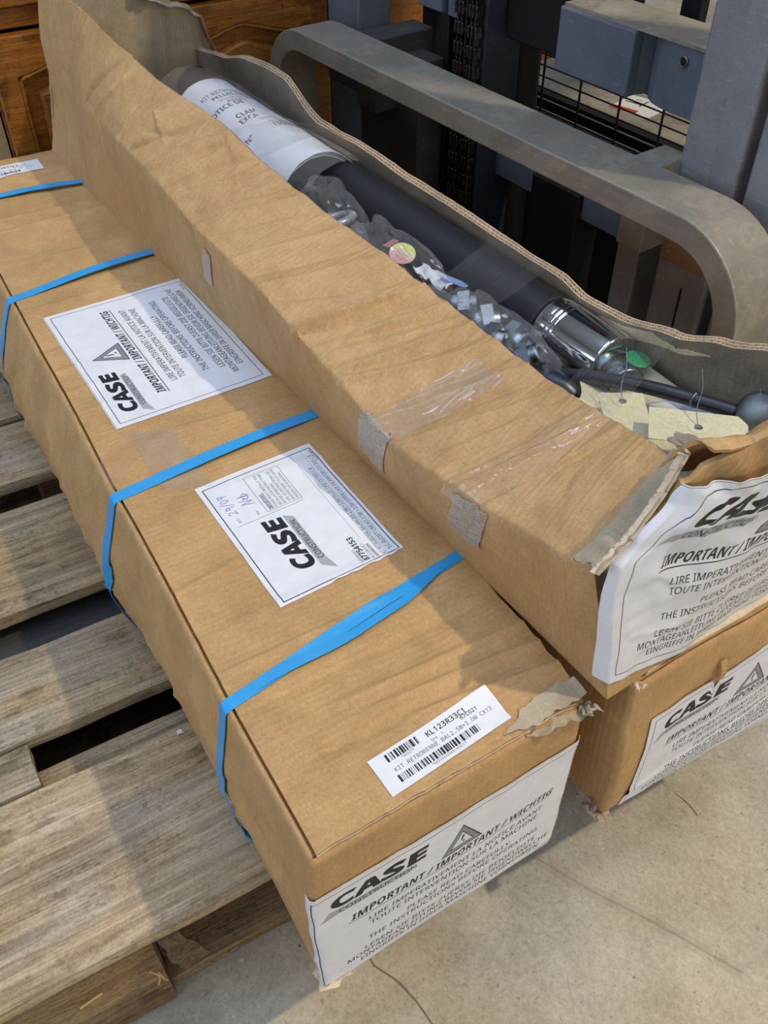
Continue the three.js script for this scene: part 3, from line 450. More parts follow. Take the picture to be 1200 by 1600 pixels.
// upper and lower half of the sheet, torn apart by a slit near the top
{
  const u0 = 0.034, w = 0.29, v0 = 0.078, h = 0.21, tilt = -0.02;
  part('instruction_label', sheet(80, 60, (u, v) => {
    const uu = u0 + u * w - 0.006 * sm(0.6, 0, v) * sm(0.1, 0, u), yy = HC - v0 - (1 - v) * h + (u * w) * 0.10 - 0.0025;
    const q = warpC(clamp(uu, 0.0, WC), Math.max(yy, 0.0), 0), slit = Math.exp(-(((uu - 0.125) / 0.004) ** 2)) * sm(0.8, 1, v), fold = Math.exp(-(((yy - 0.035 - uu * 0.1) / 0.008) ** 2));
    return [q[0] + 0.002 * sm(0, 0.004, uu - WC), q[1] - slit * 0.02, q[2] + 0.0016 + 0.003 * fold + 0.0024 * (fbm(uu * 18, yy * 20, 531, 3) - 0.5) - 0.004 * sm(-0.0, -0.02, yy) - Math.max(0, uu - WC) * 0.97];
  }, 0.0004), M.instruction, cartonC, 'crumpled white instruction sheet with a slit near its top edge');
  part('torn_corner', [crumple(0.016, 0.002, -0.002, 0.01, 0.004, 0.008, 640), crumple(0.008, 0.012, -0.014, 0.008, 0.006, 0.007, 650)], M.torn, cartonC, 'crushed bottom corner with torn grey paper');
  part('torn_corner', [crumple(0.008, HC - 0.012, -0.003, 0.005, 0.006, 0.006, 660)], M.flute, cartonC, 'crushed top corner');
  part('torn_paper', sheet(5, 12, (u, v) => { const x = 0.118 + u * 0.008 + 0.003 * (1 - v), y = HC - 0.075 + v * 0.034, q = warpC(x, y, 0); return [q[0], q[1], q[2] + 0.004 + 0.003 * Math.sin(PI * v)]; }, 0.0006, (u, v) => [u * 0.01, v * 0.03]), M.kraft, cartonC, 'brown strip that shows through the slit in the sheet');
}

// ---------------------------------------------------------------- the open carton on top
const BPOS = [0.302, 0.475, -0.005], BTURN = 0.0778, LB = 1.46;
const cartonB = thing('cardboard_box', 'open brown cardboard box full of packed parts, resting across two closed boxes', 'box', BPOS, BTURN);
const creaseT = [[-1.46, 0.03, 0.14], [-1.2, 0.008, 0.155], [-0.95, -0.012, 0.165], [-0.75, -0.018, 0.145], [-0.6, -0.024, 0.148], [-0.45, -0.024, 0.124], [-0.31, -0.024, 0.1], [-0.2, -0.018, 0.11], [-0.05, -0.012, 0.132], [0, -0.006, 0.14]];
const rimT = [[-1.46, 0.05, 0.282], [-1.3, 0.055, 0.277], [-1.145, 0.062, 0.253], [-1.044, 0.07, 0.234], [-0.9, 0.085, 0.224], [-0.756, 0.1, 0.192], [-0.631, 0.11, 0.178], [-0.546, 0.115, 0.175], [-0.385, 0.12, 0.164], [-0.234, 0.115, 0.166], [-0.135, 0.1, 0.185], [-0.06, 0.088, 0.203], [0, 0.082, 0.208]];
const ridges = (() => { const r = rng(5), a = []; let z = -0.06;
  for (const q of [[-0.085, -0.0024, 0.008], [-0.1, 0.0018, 0.009], [-0.135, 0.001, 0.01], [-0.165, -0.0015, 0.01], [-0.205, 0.002, 0.009], [-0.235, -0.0028, 0.009], [-0.262, 0.0024, 0.008], [-0.285, -0.003, 0.008], [-0.315, 0.0028, 0.008], [-0.335, -0.0022, 0.007], [-0.36, 0.0026, 0.007], [-0.385, -0.0024, 0.007], [-0.405, 0.003, 0.006], [-0.425, -0.0035, 0.006], [-0.444, 0.005, 0.006], [-0.47, -0.002, 0.01], [-0.52, 0.0018, 0.012], [-0.55, -0.0014, 0.008], [-0.6, 0.0016, 0.01], [-0.655, -0.002, 0.008], [-0.69, 0.0026, 0.008], [-0.72, -0.0026, 0.008], [-0.76, 0.0022, 0.009], [-0.8, -0.0022, 0.008], [-0.85, 0.0028, 0.009], [-0.9, -0.003, 0.007], [-0.93, 0.002, 0.008], [-1.0, -0.0015, 0.012], [-1.07, 0.002, 0.01], [-1.12, -0.0022, 0.008], [-1.15, 0.0016, 0.009], [-1.25, 0.0016, 0.008]]) a.push([...q, 0.05 + 0.05 * r(), 0.3 + 0.5 * r()]);
  for (let i = 0; i < 26; i++) a.push([-0.07 - 1.2 * r(), (r() < 0.5 ? -1 : 1) * (0.0005 + 0.0012 * r()), 0.003 + 0.004 * r(), 0.05 + 0.04 * r(), 0.5 * r()]);
  return a; })();
const cracks = [[-0.98, 0.19, -0.86, 0.215, -0.003, 0.004], [-0.86, 0.215, -0.8, 0.19, 0.003, 0.004], [-1.0, 0.21, -0.93, 0.19, 0.003, 0.004], [-0.86, 0.19, -0.82, 0.235, -0.0025, 0.004], [-0.79, 0.17, -0.86, 0.15, 0.002, 0.005], [-0.44, 0.2, -0.49, 0.16, -0.0025, 0.005], [-0.47, 0.21, -0.445, 0.16, 0.002, 0.005], [-0.09, 0.16, -0.05, 0.19, 0.002, 0.006], [-0.22, 0.06, -0.1, 0.075, 0.001, 0.008], [-1.05, 0.2, -1.06, 0.12, 0.002, 0.006]];
// the left wall: bottom edge, a crease that bulges out, an upper panel that leans in over the contents
function leftWall(z, v, out = 0) {
  const xc = pw(creaseT, z, 1), yc = pw(creaseT, z, 2), xr = pw(rimT, z, 1), yr = pw(rimT, z, 2) + 0.002 * (noise(z * 40, 1, 71) - 0.5) + 0.0015 * (noise(z * 200, 1, 72) - 0.5), vc = 0.42;
  const lo = (t) => [xc * Math.sin(t * PI / 2) , yc * t], hi = (t) => [lerp(xc, xr, t) - 0.006 * Math.sin(PI * t), lerp(yc, yr, t)];
  let p; const k = 0.016;
  if (v < vc - k) p = lo(v / vc); else if (v > vc + k) p = hi((v - vc) / (1 - vc));
  else { const t = (v - vc + k) / (2 * k), a = lo(Math.min(1, v / vc)), b = hi(Math.max(0, (v - vc) / (1 - vc))), A = lo((vc - k) / vc), Bq = hi(k / (1 - vc)), C = [xc, yc]; p = [0, 1].map((i) => (1 - t) ** 2 * A[i] + 2 * t * (1 - t) * C[i] + t * t * Bq[i]); void a; void b; }
  const w = clamp((v - vc) / (1 - vc)); let d = 0;
  for (const [zi, a, wi, slant, len] of ridges) { const q = (z - zi + slant * (1 - w) + 0.002 * (noise(w * 3, zi * 50, 74) - 0.5)) / (wi * 0.8); if (Math.abs(q) < 5) d += a * Math.exp(-Math.abs(q) * 1.1) * sm(-0.08 - 0.25 * len, 0.14, (v - vc) / (1 - vc)) * (1 - 0.6 * sm(0.75, 1, w)); }
  d = 2.5 * d + 1.4 * dent(cracks, z, p[1]) + 0.004 * (fbm(z * 7, v * 3, 75, 3) - 0.5) + (0.0014 * (fbm(z * 64 + 4 * w, w * 1.6, 76, 2) - 0.5)) * (w > 0 ? 1 - 0.6 * w : 0.25) + 0.0012 * (fbm(z * 60, v * 12, 78, 2) - 0.5);
  d = d * sm(0, 0.1, v) + out;
  const sl = Math.atan2(yr - yc, xr - xc), nx = v > vc ? -Math.sin(sl) : -0.98, ny = v > vc ? Math.cos(sl) : -0.15;
  return [p[0] + nx * d, p[1] + ny * d * sm(0, 0.1, v), z - 0.05 * sm(0, 0.2, p[1]) * Math.exp(z / 0.12)];
}
part('side_wall', sheet(1100, 76, (u, v) => leftWall(lerp(-LB, 0, u), v), 0.006, (u, v) => [u * LB, v * 0.27]), M.kraftB, cartonB);
part('liner', sheet(140, 20, (u, v) => { const p = leftWall(lerp(-LB + 0.006, -0.012, u), lerp(0.02, 0.985, v)); return [p[0] + 0.0085, p[1] - 0.003, p[2]]; }, 0.0004, (u, v) => [u * LB, v * 0.27], true), M.kraftGrey, cartonB, 'greyish inside paper');
// the right wall stands lower, its cut edge shows the double corrugated board
const rimR = [[-1.46, 0.312, 0.13], [-1.33, 0.306, 0.15], [-1.22, 0.298, 0.176], [-1.12, 0.288, 0.19], [-1.06, 0.284, 0.192], [-0.95, 0.28, 0.156], [-0.85, 0.285, 0.156], [-0.71, 0.284, 0.15], [-0.62, 0.284, 0.151], [-0.5, 0.284, 0.147], [-0.4, 0.28, 0.149], [-0.36, 0.279, 0.141], [-0.3, 0.277, 0.145], [-0.22, 0.277, 0.163], [-0.16, 0.279, 0.185], [-0.1, 0.282, 0.205], [-0.04, 0.286, 0.222], [0, 0.29, 0.23]];
const rightWall = (z, v) => { const xr = pw(rimR, z, 1), yr = pw(rimR, z, 2); return [lerp(0.288, xr, v) + 0.01 * Math.sin(PI * v) + 0.005 * (fbm(z * 7, v * 3, 81, 3) - 0.5), yr * v, z - 0.08 * yr * v * Math.exp(z / 0.12)]; };
part('side_wall', sheet(240, 20, (u, v) => { const z = lerp(-LB, 0, u), yr = pw(rimR, z, 2), p = rightWall(z, v * (yr - 0.018) / yr); return [p[0] + 0.0105, p[1], p[2]]; }, 0.0102, (u, v) => [u * LB, v * 0.2], true), M.kraftB, cartonB);
part('liner', sheet(240, 20, (u, v) => { const z = lerp(-LB + 0.006, -0.006, u), p = rightWall(z, v * 0.995); return [p[0] - 0.0004, p[1], p[2]]; }, 0.0004, (u, v) => [u * LB, v * 0.2]), M.kraftGrey, cartonB, 'greyish inside paper');
part('corrugated_edge', flutes((s) => { const z = lerp(-LB + 0.01, -0.004, s), p = rightWall(z, 1), tilt = 0.002 * Math.sin(z * 30); return { p: [p[0] + 0.0006, p[1] + 0.0014 * (noise(z * 30, 2, 83) - 0.5), p[2]], n: [0.94, 0.28 + tilt, 0], d: [0.26, -1, 0] }; }, LB - 0.014, 2, 0.0049, 0.02, 0.0094), M.flute, cartonB, 'cut edge of the right wall that shows two layers of corrugated paper');
part('bottom', box(0.002, 0.288, 0.0012, 0.007, -LB + 0.002, -0.004), M.kraftGrey, cartonB);
// far end wall with banded inside, tape and a crumpled top edge
const endRim = [[0.0, 0.14], [0.05, 0.272], [0.14, 0.262], [0.2, 0.242], [0.247, 0.222], [0.3, 0.206], [0.33, 0.185], [0.352, 0.14], [0.374, 0.098]];
const endWall = (x, v) => { const yr = pw(endRim, x, 1) + 0.006 * (noise(x * 60, 3, 85) - 0.5), out = sm(0.3, 0.32, x); return [x, lerp(0.003, yr, v), -LB + 0.002 - 0.05 * sm(0.3, 0.38, x) * v + 0.005 * (noise(x * 62, 1, 86) - 0.5) * sm(0.02, 0.06, x) + 0.004 * (fbm(x * 14, v * 4, 87, 3) - 0.5) * v * (1 + 2 * out)]; };
part('end_wall', sheet(90, 24, (u, v) => { const q = endWall(lerp(0.0, 0.374, u), v); return [lerp(0.006 + 0.19 * q[1], 0.374, u), q[1], q[2]]; }, 0.006, (u, v) => [u * 0.37, v * 0.27]), M.kraftInside, cartonB, 'grey-brown far end wall with pressed vertical bands');
part('torn_edge', sheet(60, 8, (u, v) => { const x = lerp(0.2, 0.374, u), q = endWall(x, 1); return [q[0] + 0.006 * (noise(u * 16, v * 3, 671) - 0.5), q[1] - 0.003 + 0.014 * (1 - v) * (noise(u * 13, v * 2, 672) - 0.35), q[2] + 0.004 + 0.022 * (v - 0.4) * (0.4 + noise(u * 9, 1, 673)) + 0.005 * (noise(u * 26, v * 3, 674) - 0.5)]; }, 0.0016, (u, v) => [u * 0.18, v * 0.03]), M.torn, cartonB, 'crumpled grey top edge at the far corner');
// front wall with a bulging, crumpled top
const frontRim = [[0, 0.236], [0.03, 0.258], [0.06, 0.268], [0.1, 0.266], [0.16, 0.262], [0.24, 0.25], [0.29, 0.232]];
const frontWall = (x, y) => { const t = clamp(y / 0.26); return [x, y, lerp(-0.08, 0.055, sm(0.0, 0.13, x)) * y + 0.006 * Math.sin(PI * t) * Math.sin(PI * clamp(x / 0.29)) + 0.006 * (fbm(x * 14, y * 12, 91, 3) - 0.5) + 0.013 * sm(0.74, 1, t) * (noise(x * 52 + y * 16, y * 10, 92) - 0.5) + 0.004 * sm(0.8, 1, t) * (noise(x * 130 + y * 20, y * 30, 99) - 0.5)]; };
const frontLeftT = [[0, 0], [0.05, -0.006], [0.138, -0.014], [0.172, -0.012], [0.186, 0.003], [0.222, 0.031], [0.262, 0.048]];
const frontLeft = (y) => pw(frontLeftT, y);
part('end_wall', sheet(90, 60, (u, v) => { const x0 = lerp(0, 0.29, u), yr = pw(frontRim, x0, 1) + 0.006 * (noise(x0 * 50, 2, 93) - 0.5) + 0.003 * (noise(x0 * 170, 2, 94) - 0.5), y = yr * v, x = lerp(Math.min(frontLeft(y), 0.07), 0.29, u); return frontWall(x, y); }, 0.006, (u, v) => [u * 0.29, v * 0.26]), M.kraftB, cartonB);
part('front_flap', sheet(120, 24, (u, v) => {
  const x = lerp(0.056, 0.29, u), yr = pw(frontRim, x, 1) - 0.004, f = frontWall(x, yr), k = 0.013 * (noise(x * 55 + v * 1.5, v * 1.2, 105) - 0.5) * sm(0, 0.3, v) + 0.006 * (Math.abs(noise(x * 90 + v * 3, v * 3, 106) - 0.5)) * v, jag = 0.016 * (noise(x * 40, 1, 107) - 0.5) * v;
  return [x + 0.004 * (noise(x * 30, v * 3, 108) - 0.5) * v, yr - 0.05 * v * v + k + 0.003 * Math.sin(PI * v), f[2] - 0.045 * v + jag];
}, 0.004, (u, v) => [u * 0.24, v * 0.06]), M.kraftB, cartonB, 'crumpled top flap of the front end folded inwards');
const labelFolds = [[0.045, 0.235, 0.02, 0.15, 0.006, 0.006], [0.07, 0.24, 0.05, 0.17, 0.006, 0.005], [0.1, 0.24, 0.09, 0.16, 0.005, 0.006], [0.02, 0.15, 0.06, 0.12, 0.003, 0.006], [0.015, 0.075, 0.07, 0.06, 0.003, 0.005], [0.03, 0.045, 0.075, 0.07, 0.003, 0.005], [0.055, 0.12, 0.06, 0.09, 0.002, 0.005], [0.14, 0.235, 0.15, 0.18, 0.004, 0.006]];
// the printed sheet on the front end, wrapped a little round the left corner and wrinkled
part('instruction_label', sheet(110, 80, (u, v) => {
  const y = 0.026 + v * 0.212 - 0.028 * (1 - v) * sm(0, 0.5, u) , e = frontLeft(y), x = e - 0.016 * (1 - v * 0.6) + u * (0.292 + 0.0) * lerp(1, 0.88, v * (1 - u)), xx = Math.min(Math.max(x, e), 0.29), ov2 = Math.max(0, x - 0.29);
  const f = frontWall(xx, y), over = Math.max(0, e - x), wr = 0.012 * Math.abs(fbm(x * 16 + y * 5, y * 9 - x * 6, 95, 3) - 0.48) * (0.6 + v) + 0.009 * Math.abs(noise(x * 24 + y * 30, x * 9, 96) - 0.5) * sm(0.25, 0.8, v) + 0.0012 * (noise(x * 90, y * 90, 97) - 0.5);
  return [f[0] - over * 0.35 + 0.002 * sm(0, 0.004, ov2), y + 0.004 * (noise(u * 8, 2, 98) - 0.5) * (v > 0.9 ? 1 : 0), f[2] + 0.0018 + wr * (over > 0 ? 0.15 : sm(0, 0.02, x - e) * 0.85 + 0.15) + 0.005 * sm(0.7, 0.9, v) + 0.5 * Math.abs(dent(labelFolds, x, y)) - over * 0.95 - ov2 * 0.97];
}, 0.0004, (u, v) => [Math.max(0.004, (u - 0.055) / 0.945), v]), printMat(instructionPrint, { roughness: 0.36 }), cartonB, 'wrinkled white instruction sheet on the front end');
// grey inner paper torn loose along the front left corner
const stripA = [[0, -0.016, 0.145], [0.3, 0.022, 0.165], [0.65, 0.054, 0.196], [1, 0.08, 0.216]], stripB = [[0, -0.024, 0.17], [0.3, 0.004, 0.188], [0.65, 0.031, 0.222], [1, 0.047, 0.257]];
const strip = (u, v) => { const a = [pw(stripA, u, 1), pw(stripA, u, 2), -0.052], b = [pw(stripB, u, 1), pw(stripB, u, 2), -0.016], c = 0.007 * (noise(u * 16, v * 2, 101) - 0.5) + 0.003 * Math.sin(u * 46) * (0.3 + 0.7 * v) * noise(u * 5, 2, 109), end = 0.006 * (noise(v * 7, 1, 104) - 0.5) * (u < 0.02 || u > 0.98 ? 1 : 0), jag = 0.006 * (noise(u * 18, 5, 110) - 0.5) * (v < 0.02 ? 1 : 0); return [lerp(a[0], b[0], v) - 0.005 - 0.5 * c + end + jag, lerp(a[1], b[1], v) + 0.005 + 0.6 * c + end, lerp(a[2], b[2], v) + 0.3 * c]; };
part('torn_liner', sheet(80, 16, strip, 0.0025, (u, v) => [u * 0.13, v * 0.03], true), M.torn, cartonB, 'grey inner paper torn loose along the front left corner');
part('corrugated_edge', flutes((s) => { const q = strip(s, 1); return { p: [q[0] + 0.002, q[1] - 0.004, q[2]], n: [-0.5, 0.6, 0.4], d: [-0.2, -0.3, -1] }; }, 0.14, 1, 0.0034, 0.007), M.flute, cartonB, 'torn corrugated edge at the front left corner');
part('torn_liner', crumple(0.098, 0.216, -0.056, 0.01, 0.003, 0.014, 750, 18), M.kraftGrey, cartonB, 'grey tongue of paper that sticks up at the front');
// clear tape: two bands over the opening and patches on the left wall
function tapeAcross(zl0, zl1, zr0, zr1, sag, s, mat, xr = 0.283) {
  return sheet(40, 10, (u, v) => {
    const zl = lerp(zl0, zl1, v), zr = lerp(zr0, zr1, v), yl = pw(rimT, zl, 2) + 0.002, yr = pw(rimR, zr, 2) + 0.003;
    return [lerp((pw(rimT, zl, 1) + 0.002), xr, u), lerp(yl, yr, u) - sag * Math.sin(PI * u) + 0.003 * (noise(u * 5, v * 5, s) - 0.5) * Math.sin(PI * u), lerp(zl, zr, u)];
  }, 0, (u, v) => [u, v]);
}
M.tape = phys({ color: 0xffffff, transmission: 0.975, thickness: 0, roughness: 0.09, ior: 1.5, bumpMap: scaled(pixels(256, 256, (x, y) => b8(128 + 120 * (noise(x / 40, y / 6, 801, 6, 43) - 0.5) + 60 * (noise(x / 9, y / 9, 802, 28, 28) - 0.5)), false), 1), bumpScale: 0.0007, side: THREE.DoubleSide });
part('tape_strip', tapeAcross(-0.445, -0.365, -0.525, -0.422, 0.004, 811, M.tape), M.tape, cartonB, 'clear tape stretched over the middle of the opening');
part('tape_strip', tapeAcross(-0.215, -0.14, -0.3, -0.222, 0.004, 821, M.tape), M.tape, cartonB, 'clear tape stretched over the chrome cylinder end');
part('tape_strip', tapeAcross(-0.86, -0.79, -0.9, -0.87, -0.012, 831, M.tape), M.tape, cartonB, 'clear tape stretched over the rolled booklet');
const onLeft = (z0, z1, v0, v1, s, slant = 0) => sheet(24, 24, (u, v) => leftWall(lerp(z0, z1, u) - slant * (1 - v), lerp(v0, v1, v), 0.0009 + 0.0008 * noise(u * 9, v * 7, s) + 0.0016 * Math.abs(noise(u * 14 + v * 5, v * 2, s + 1) - 0.5)), 0);
part('tape_patch', onLeft(-0.165, -0.105, 0.36, 1.0, 841, 0.06), M.tape, cartonB, 'clear tape stuck down the left wall below the chrome cylinder');
part('tape_patch', onLeft(-0.315, -0.265, 0.42, 0.9, 851, 0.04), M.filmClear, cartonB, 'small clear tape patch on the left wall');
M.haze = phys({ map: scaled(pixels(256, 256, (x, y) => { const k = noise(x / 12, y / 3, 861, 21, 85); return k > 0.4 ? [206, 196, 182] : [186, 166, 140]; }), 1), transmission: 0.3, roughness: 0.35, thickness: 0, side: THREE.DoubleSide });
part('tape_patch', onLeft(-0.36, -0.31, 0.12, 0.44, 871, 0.03), M.haze, cartonB, 'whitish wrinkled tape remnant on the left wall');
part('tape_patch', onLeft(-0.2, -0.15, 0.2, 0.42, 881, 0.02), M.haze, cartonB, 'whitish round tape remnant low on the left wall');
part('tape_patch', onLeft(-0.75, -0.725, 0.2, 0.36, 891, 0.02), M.haze, cartonB, 'small pale tape remnant on the left wall');

// ---------------------------------------------------------------- what the open carton holds
const cB = Math.cos(BTURN), sB = Math.sin(BTURN);
const inB = (x, y, z) => [BPOS[0] + x * cB + z * sB, BPOS[1] + y, BPOS[2] - x * sB + z * cB];
const held = (name, label, cat, p, group) => thing(name, label, cat, inB(...p), BTURN, group);
const moved = (g, x, y, z) => g.translate(x, y, z);
{
  const o = [0.248, 0.07, -0.9], t = held('hydraulic_cylinder', 'long black hydraulic cylinder with a grooved chrome end inside the open box', 'cylinder', o);
  const at = (z, dx = 0) => [0.004 + dx, 0.036, z + 0.9];
  part('barrel', toAxis(lathe([[0, 0], [0.034, 0], [0.036, 0.004], [0.036, 0.96], [0.0345, 0.965], [0, 0.965]], 56), at(-1.34), at(-0.372)), M.blackHose, t);
  part('chrome_collar', toAxis(lathe([[0.03, 0], [0.0365, 0.001], [0.0375, 0.004], [0.0375, 0.016], [0.0362, 0.017], [0.0375, 0.018], [0.0375, 0.0225], [0.0362, 0.0235], [0.0375, 0.0245], [0.0375, 0.029], [0.0362, 0.03], [0.0375, 0.031], [0.0375, 0.098], [0.0355, 0.102], [0.02, 0.103], [0, 0.103]], 64), at(-0.374), at(-0.27)), M.chrome, t, 'polished chrome end with three grooves');
  part('fitting', toAxis(lathe([[0, 0], [0.021, 0], [0.023, 0.003], [0.023, 0.02], [0.0205, 0.022], [0.0205, 0.034], [0.0185, 0.036], [0, 0.036]], 40), [0.002, 0.03, 0.632], [-0.012, 0.038, 0.668]), M.steel, t, 'zinc fitting at the end');
  part('plug', toAxis(lathe([[0, 0], [0.014, 0], [0.014, 0.004], [0.0, 0.005]], 24), [0.014, 0.0525, 0.65], [0.016, 0.066, 0.652]), M.green, t, 'green plug');
}
{
  const t = held('control_lever', 'dark lever rod with a round steel ball knob lying over the paper tags', 'lever', [0.2, 0.1, -0.28]);
  part('rod', tube([[-0.012, -0.012, -0.05], [0.004, 0.006, -0.006], [0.03, 0.026, 0.07], [0.05, 0.036, 0.135], [0.058, 0.04, 0.165]], 0.0078, 14, false, 40), M.paint, t);
  part('washer', toAxis(lathe([[0, 0], [0.0085, 0], [0.0085, 0.003], [0, 0.003]], 24), [0.046, 0.0345, 0.122], [0.0475, 0.0355, 0.13]), M.steel, t);
  part('ball_knob', moved(lathe([[0, -0.0225], ...Array.from({ length: 24 }, (_, i) => { const a = -PI / 2 + (i + 1) / 25 * PI; return [0.0225 * Math.cos(a), 0.0225 * Math.sin(a)]; }), [0, 0.0225]], 48), 0.068, 0.044, 0.182), phys({ color: 0x8f949a, metalness: 1, roughness: 0.12, bumpMap: metalBump, bumpScale: 0.0006 }), t, 'worn steel ball');
}
// rolled booklet in a clear bag
{
  const o = [0.212, 0.018, -1.0], r = 0.068, roll = (rr, z0, z1, s, a0 = -0.5, a1 = PI + 0.5, amp = 0.004) => sheet(60, 50, (u, v) => { const a = lerp(a1, a0, u), z = lerp(z1, z0, v), q = rr + amp * (fbm(u * 5, v * 5, s, 3) - 0.5) * 2; return [q * Math.cos(a) * 1.02, 0.078 + q * Math.sin(a), z]; }, s === 905 ? 0 : 0.0006);
  const t = held('instruction_booklet', 'rolled white instruction booklet with printed lines in the far end of the open box', 'booklet', o);
  part('cover', roll(r, -0.2, 0.165, 901), printMat(manualPrint), t);
  part('pages', [roll(r - 0.0016, -0.197, 0.16, 902), roll(r - 0.0032, -0.195, 0.163, 903), roll(r - 0.005, -0.2, 0.158, 904)], M.white, t);
  const b = held('plastic_bag', 'open clear plastic bag round the rolled booklet', 'bag', o);
  part('film', roll(r + 0.0055, -0.27, 0.225, 905, -0.2, PI + 0.2, 0.007), M.filmClear, b);
}
// paper envelope and hang tags
{
  const fold = (x, z) => 0.004 * Math.sin(x * 70 + z * 20) + 0.006 * (fbm(x * 16, z * 16, 911, 2) - 0.5);
  const t = held('paper_envelope', 'cream paper envelope with a printed white panel under the lever', 'envelope', [0.23, 0.11, -0.17]);
  const env = (x, z, l = 0) => [x, -0.006 + l + fold(x, z) + 0.06 * Math.max(0, x - 0.03), z];
  part('sheet', sheet(40, 40, (u, v) => { const x = lerp(-0.075, 0.052, u), z = lerp(0.085, -0.1 + 0.02 * Math.sin(u * 9), v); return env(x + 0.02 * (1 - v) * 0, z); }, 0.0012, (u, v) => [u * 0.13, v * 0.19]), M.tagPaper, t);
  part('printed_panel', sheet(40, 24, (u, v) => { const a = 0.62, uu = (u - 0.5) * 0.12, vv = (v - 0.5) * 0.055, x = 0.004 + uu * Math.cos(a) - vv * Math.sin(a) * -0.55, z = -0.008 + uu * Math.sin(a) - vv * Math.cos(a); return env(Math.min(x, 0.051), z, 0.0014); }, 0.0004), printMat(envelopePrint), t, 'white printed panel');
}
function hangTag(label, o, w, h, turn, tilt, hx) {
  const g = held('paper_tag', label, 'tag', o, 'cream paper tags beside the lever'), c = Math.cos(turn), sn = Math.sin(turn);
  const shape = [[-w / 2, -h / 2], [w / 2 - 0.008, -h / 2], [w / 2, -h / 2 + 0.012], [w / 2, h / 2 - 0.012], [w / 2 - 0.008, h / 2], [-w / 2, h / 2]], hole = new THREE.Path(); hole.absarc(hx, 0, 0.0042, 0, 2 * PI, true);
  const flat = (e) => boxUV(e.rotateX(-PI / 2).rotateZ(tilt).rotateY(turn));
  part('card', flat(extrude(shape, 0.0006, 0, [hole])), M.tagPaper, g);
  const ring = new THREE.Shape(); ring.absarc(hx, 0, 0.0098, 0, 2 * PI, false); const rh = new THREE.Path(); rh.absarc(hx, 0, 0.0043, 0, 2 * PI, true); ring.holes.push(rh);
  part('reinforcing_ring', flat(new THREE.ExtrudeGeometry(ring, { depth: 0.0011, bevelEnabled: false, curveSegments: 24 })), std({ color: 0xd9d2ac, roughness: 0.7 }), g);
  part('wire', tube([[hx * c, 0.001, -hx * sn], [hx * c + 0.008, 0.01, -hx * sn - 0.012], [hx * c + 0.02, 0.026, -hx * sn - 0.02], [hx * c + 0.026, 0.04, -hx * sn - 0.03]], 0.0005, 6, false, 24), M.steel, g, 'thin tying wire');
  return g;
}
hangTag('cream paper tag with a round hole, tied just in front of the lever rod', [0.196, 0.15, -0.112], 0.092, 0.05, -0.82, 0.02, 0.0);
hangTag('cream paper tag with a dark hole at the far end of the lever', [0.176, 0.128, -0.182], 0.078, 0.046, -2.2, 0.0, -0.024);
hangTag('small yellow paper tag under the ball knob at the front of the open box', [0.236, 0.13, -0.085], 0.06, 0.036, -0.9, 0.0, 0.012);
// bags of small parts
function blob(rx, ry, rz, s, amp) { const g = new THREE.IcosahedronGeometry(1, 14), p = g.attributes.position; for (let i = 0; i < p.count; i++) { const x = p.getX(i), y = p.getY(i), z = p.getZ(i), k = 1 + amp * (2 * fbm(x * 2 + 7 + z, y * 2 + 3 + z, s, 3) - 1) + amp * 0.9 * (Math.abs(noise(x * 3 + y * 2, z * 3 + y, s + 4) - 0.5) - 0.25); p.setXYZ(i, x * k * rx, y * k * ry, z * k * rz); } g.computeVertexNormals(); return boxUV(g); }
const bag = (label, o, rx, ry, rz, s, mat = M.filmClear) => { const t = held('plastic_bag', label, 'bag', o, 'clear bags of small parts'); part('film', blob(rx, ry, rz, s, 0.3), mat, t); return t; };
bag('clear plastic bag with a ring shaped part, just in front of the rolled booklet', [0.182, 0.1, -0.76], 0.046, 0.05, 0.075, 921);
bag('crumpled clear plastic bag with a round pink and yellow sticker inside', [0.185, 0.098, -0.6], 0.04, 0.052, 0.1, 931);
bag('clear plastic bag full of zinc fittings beside the black cylinder', [0.172, 0.098, -0.4], 0.046, 0.048, 0.11, 941);
solo('seal_ring', new THREE.TorusGeometry(0.028, 0.006, 14, 40).rotateX(1.2).rotateY(0.4).translate(...inB(0.175, 0.11, -0.74)), std({ color: 0xaab0b2, roughness: 0.3, metalness: 0.4 }), 'pale ring lying in the clear bag in front of the booklet', 'ring');
{
  const t = held('round_sticker', 'round pink and yellow sticker showing through the crumpled clear bag', 'sticker', [0.183, 0.128, -0.585]);
  part('disc', toAxis(new THREE.CylinderGeometry(0.017, 0.017, 0.001, 32), [0, 0, 0], [-0.2, 1, 0.35]), std({ map: roundPrint, roughness: 0.6 }), t);
  const p = held('paper_strip', 'crumpled white paper strip in the bag with the round sticker', 'paper', [0.19, 0.118, -0.53]);
  part('sheet', sheet(20, 12, (u, v) => [0.02 * (v - 0.5) + 0.004 * noise(u * 6, v * 4, 951), 0.008 * (noise(u * 7, v * 5, 952) - 0.5), 0.06 * (u - 0.5)], 0.0008), M.white, p);
  const q = held('blue_tag', 'small pale blue paper tag beside the black cylinder', 'tag', [0.207, 0.118, -0.505]);
  part('card', boxUV(new THREE.BoxGeometry(0.018, 0.001, 0.034).rotateY(0.5).rotateZ(-0.3)), std({ color: 0x7f9fd0, roughness: 0.6 }), q);
  const w = held('sticker_strip', 'small red and white sticker strip beside the round sticker', 'sticker', [0.187, 0.127, -0.617]);
  part('strip', boxUV(new THREE.BoxGeometry(0.022, 0.001, 0.009).rotateY(0.3)), std({ color: 0xb87a72, roughness: 0.6 }), w);
}
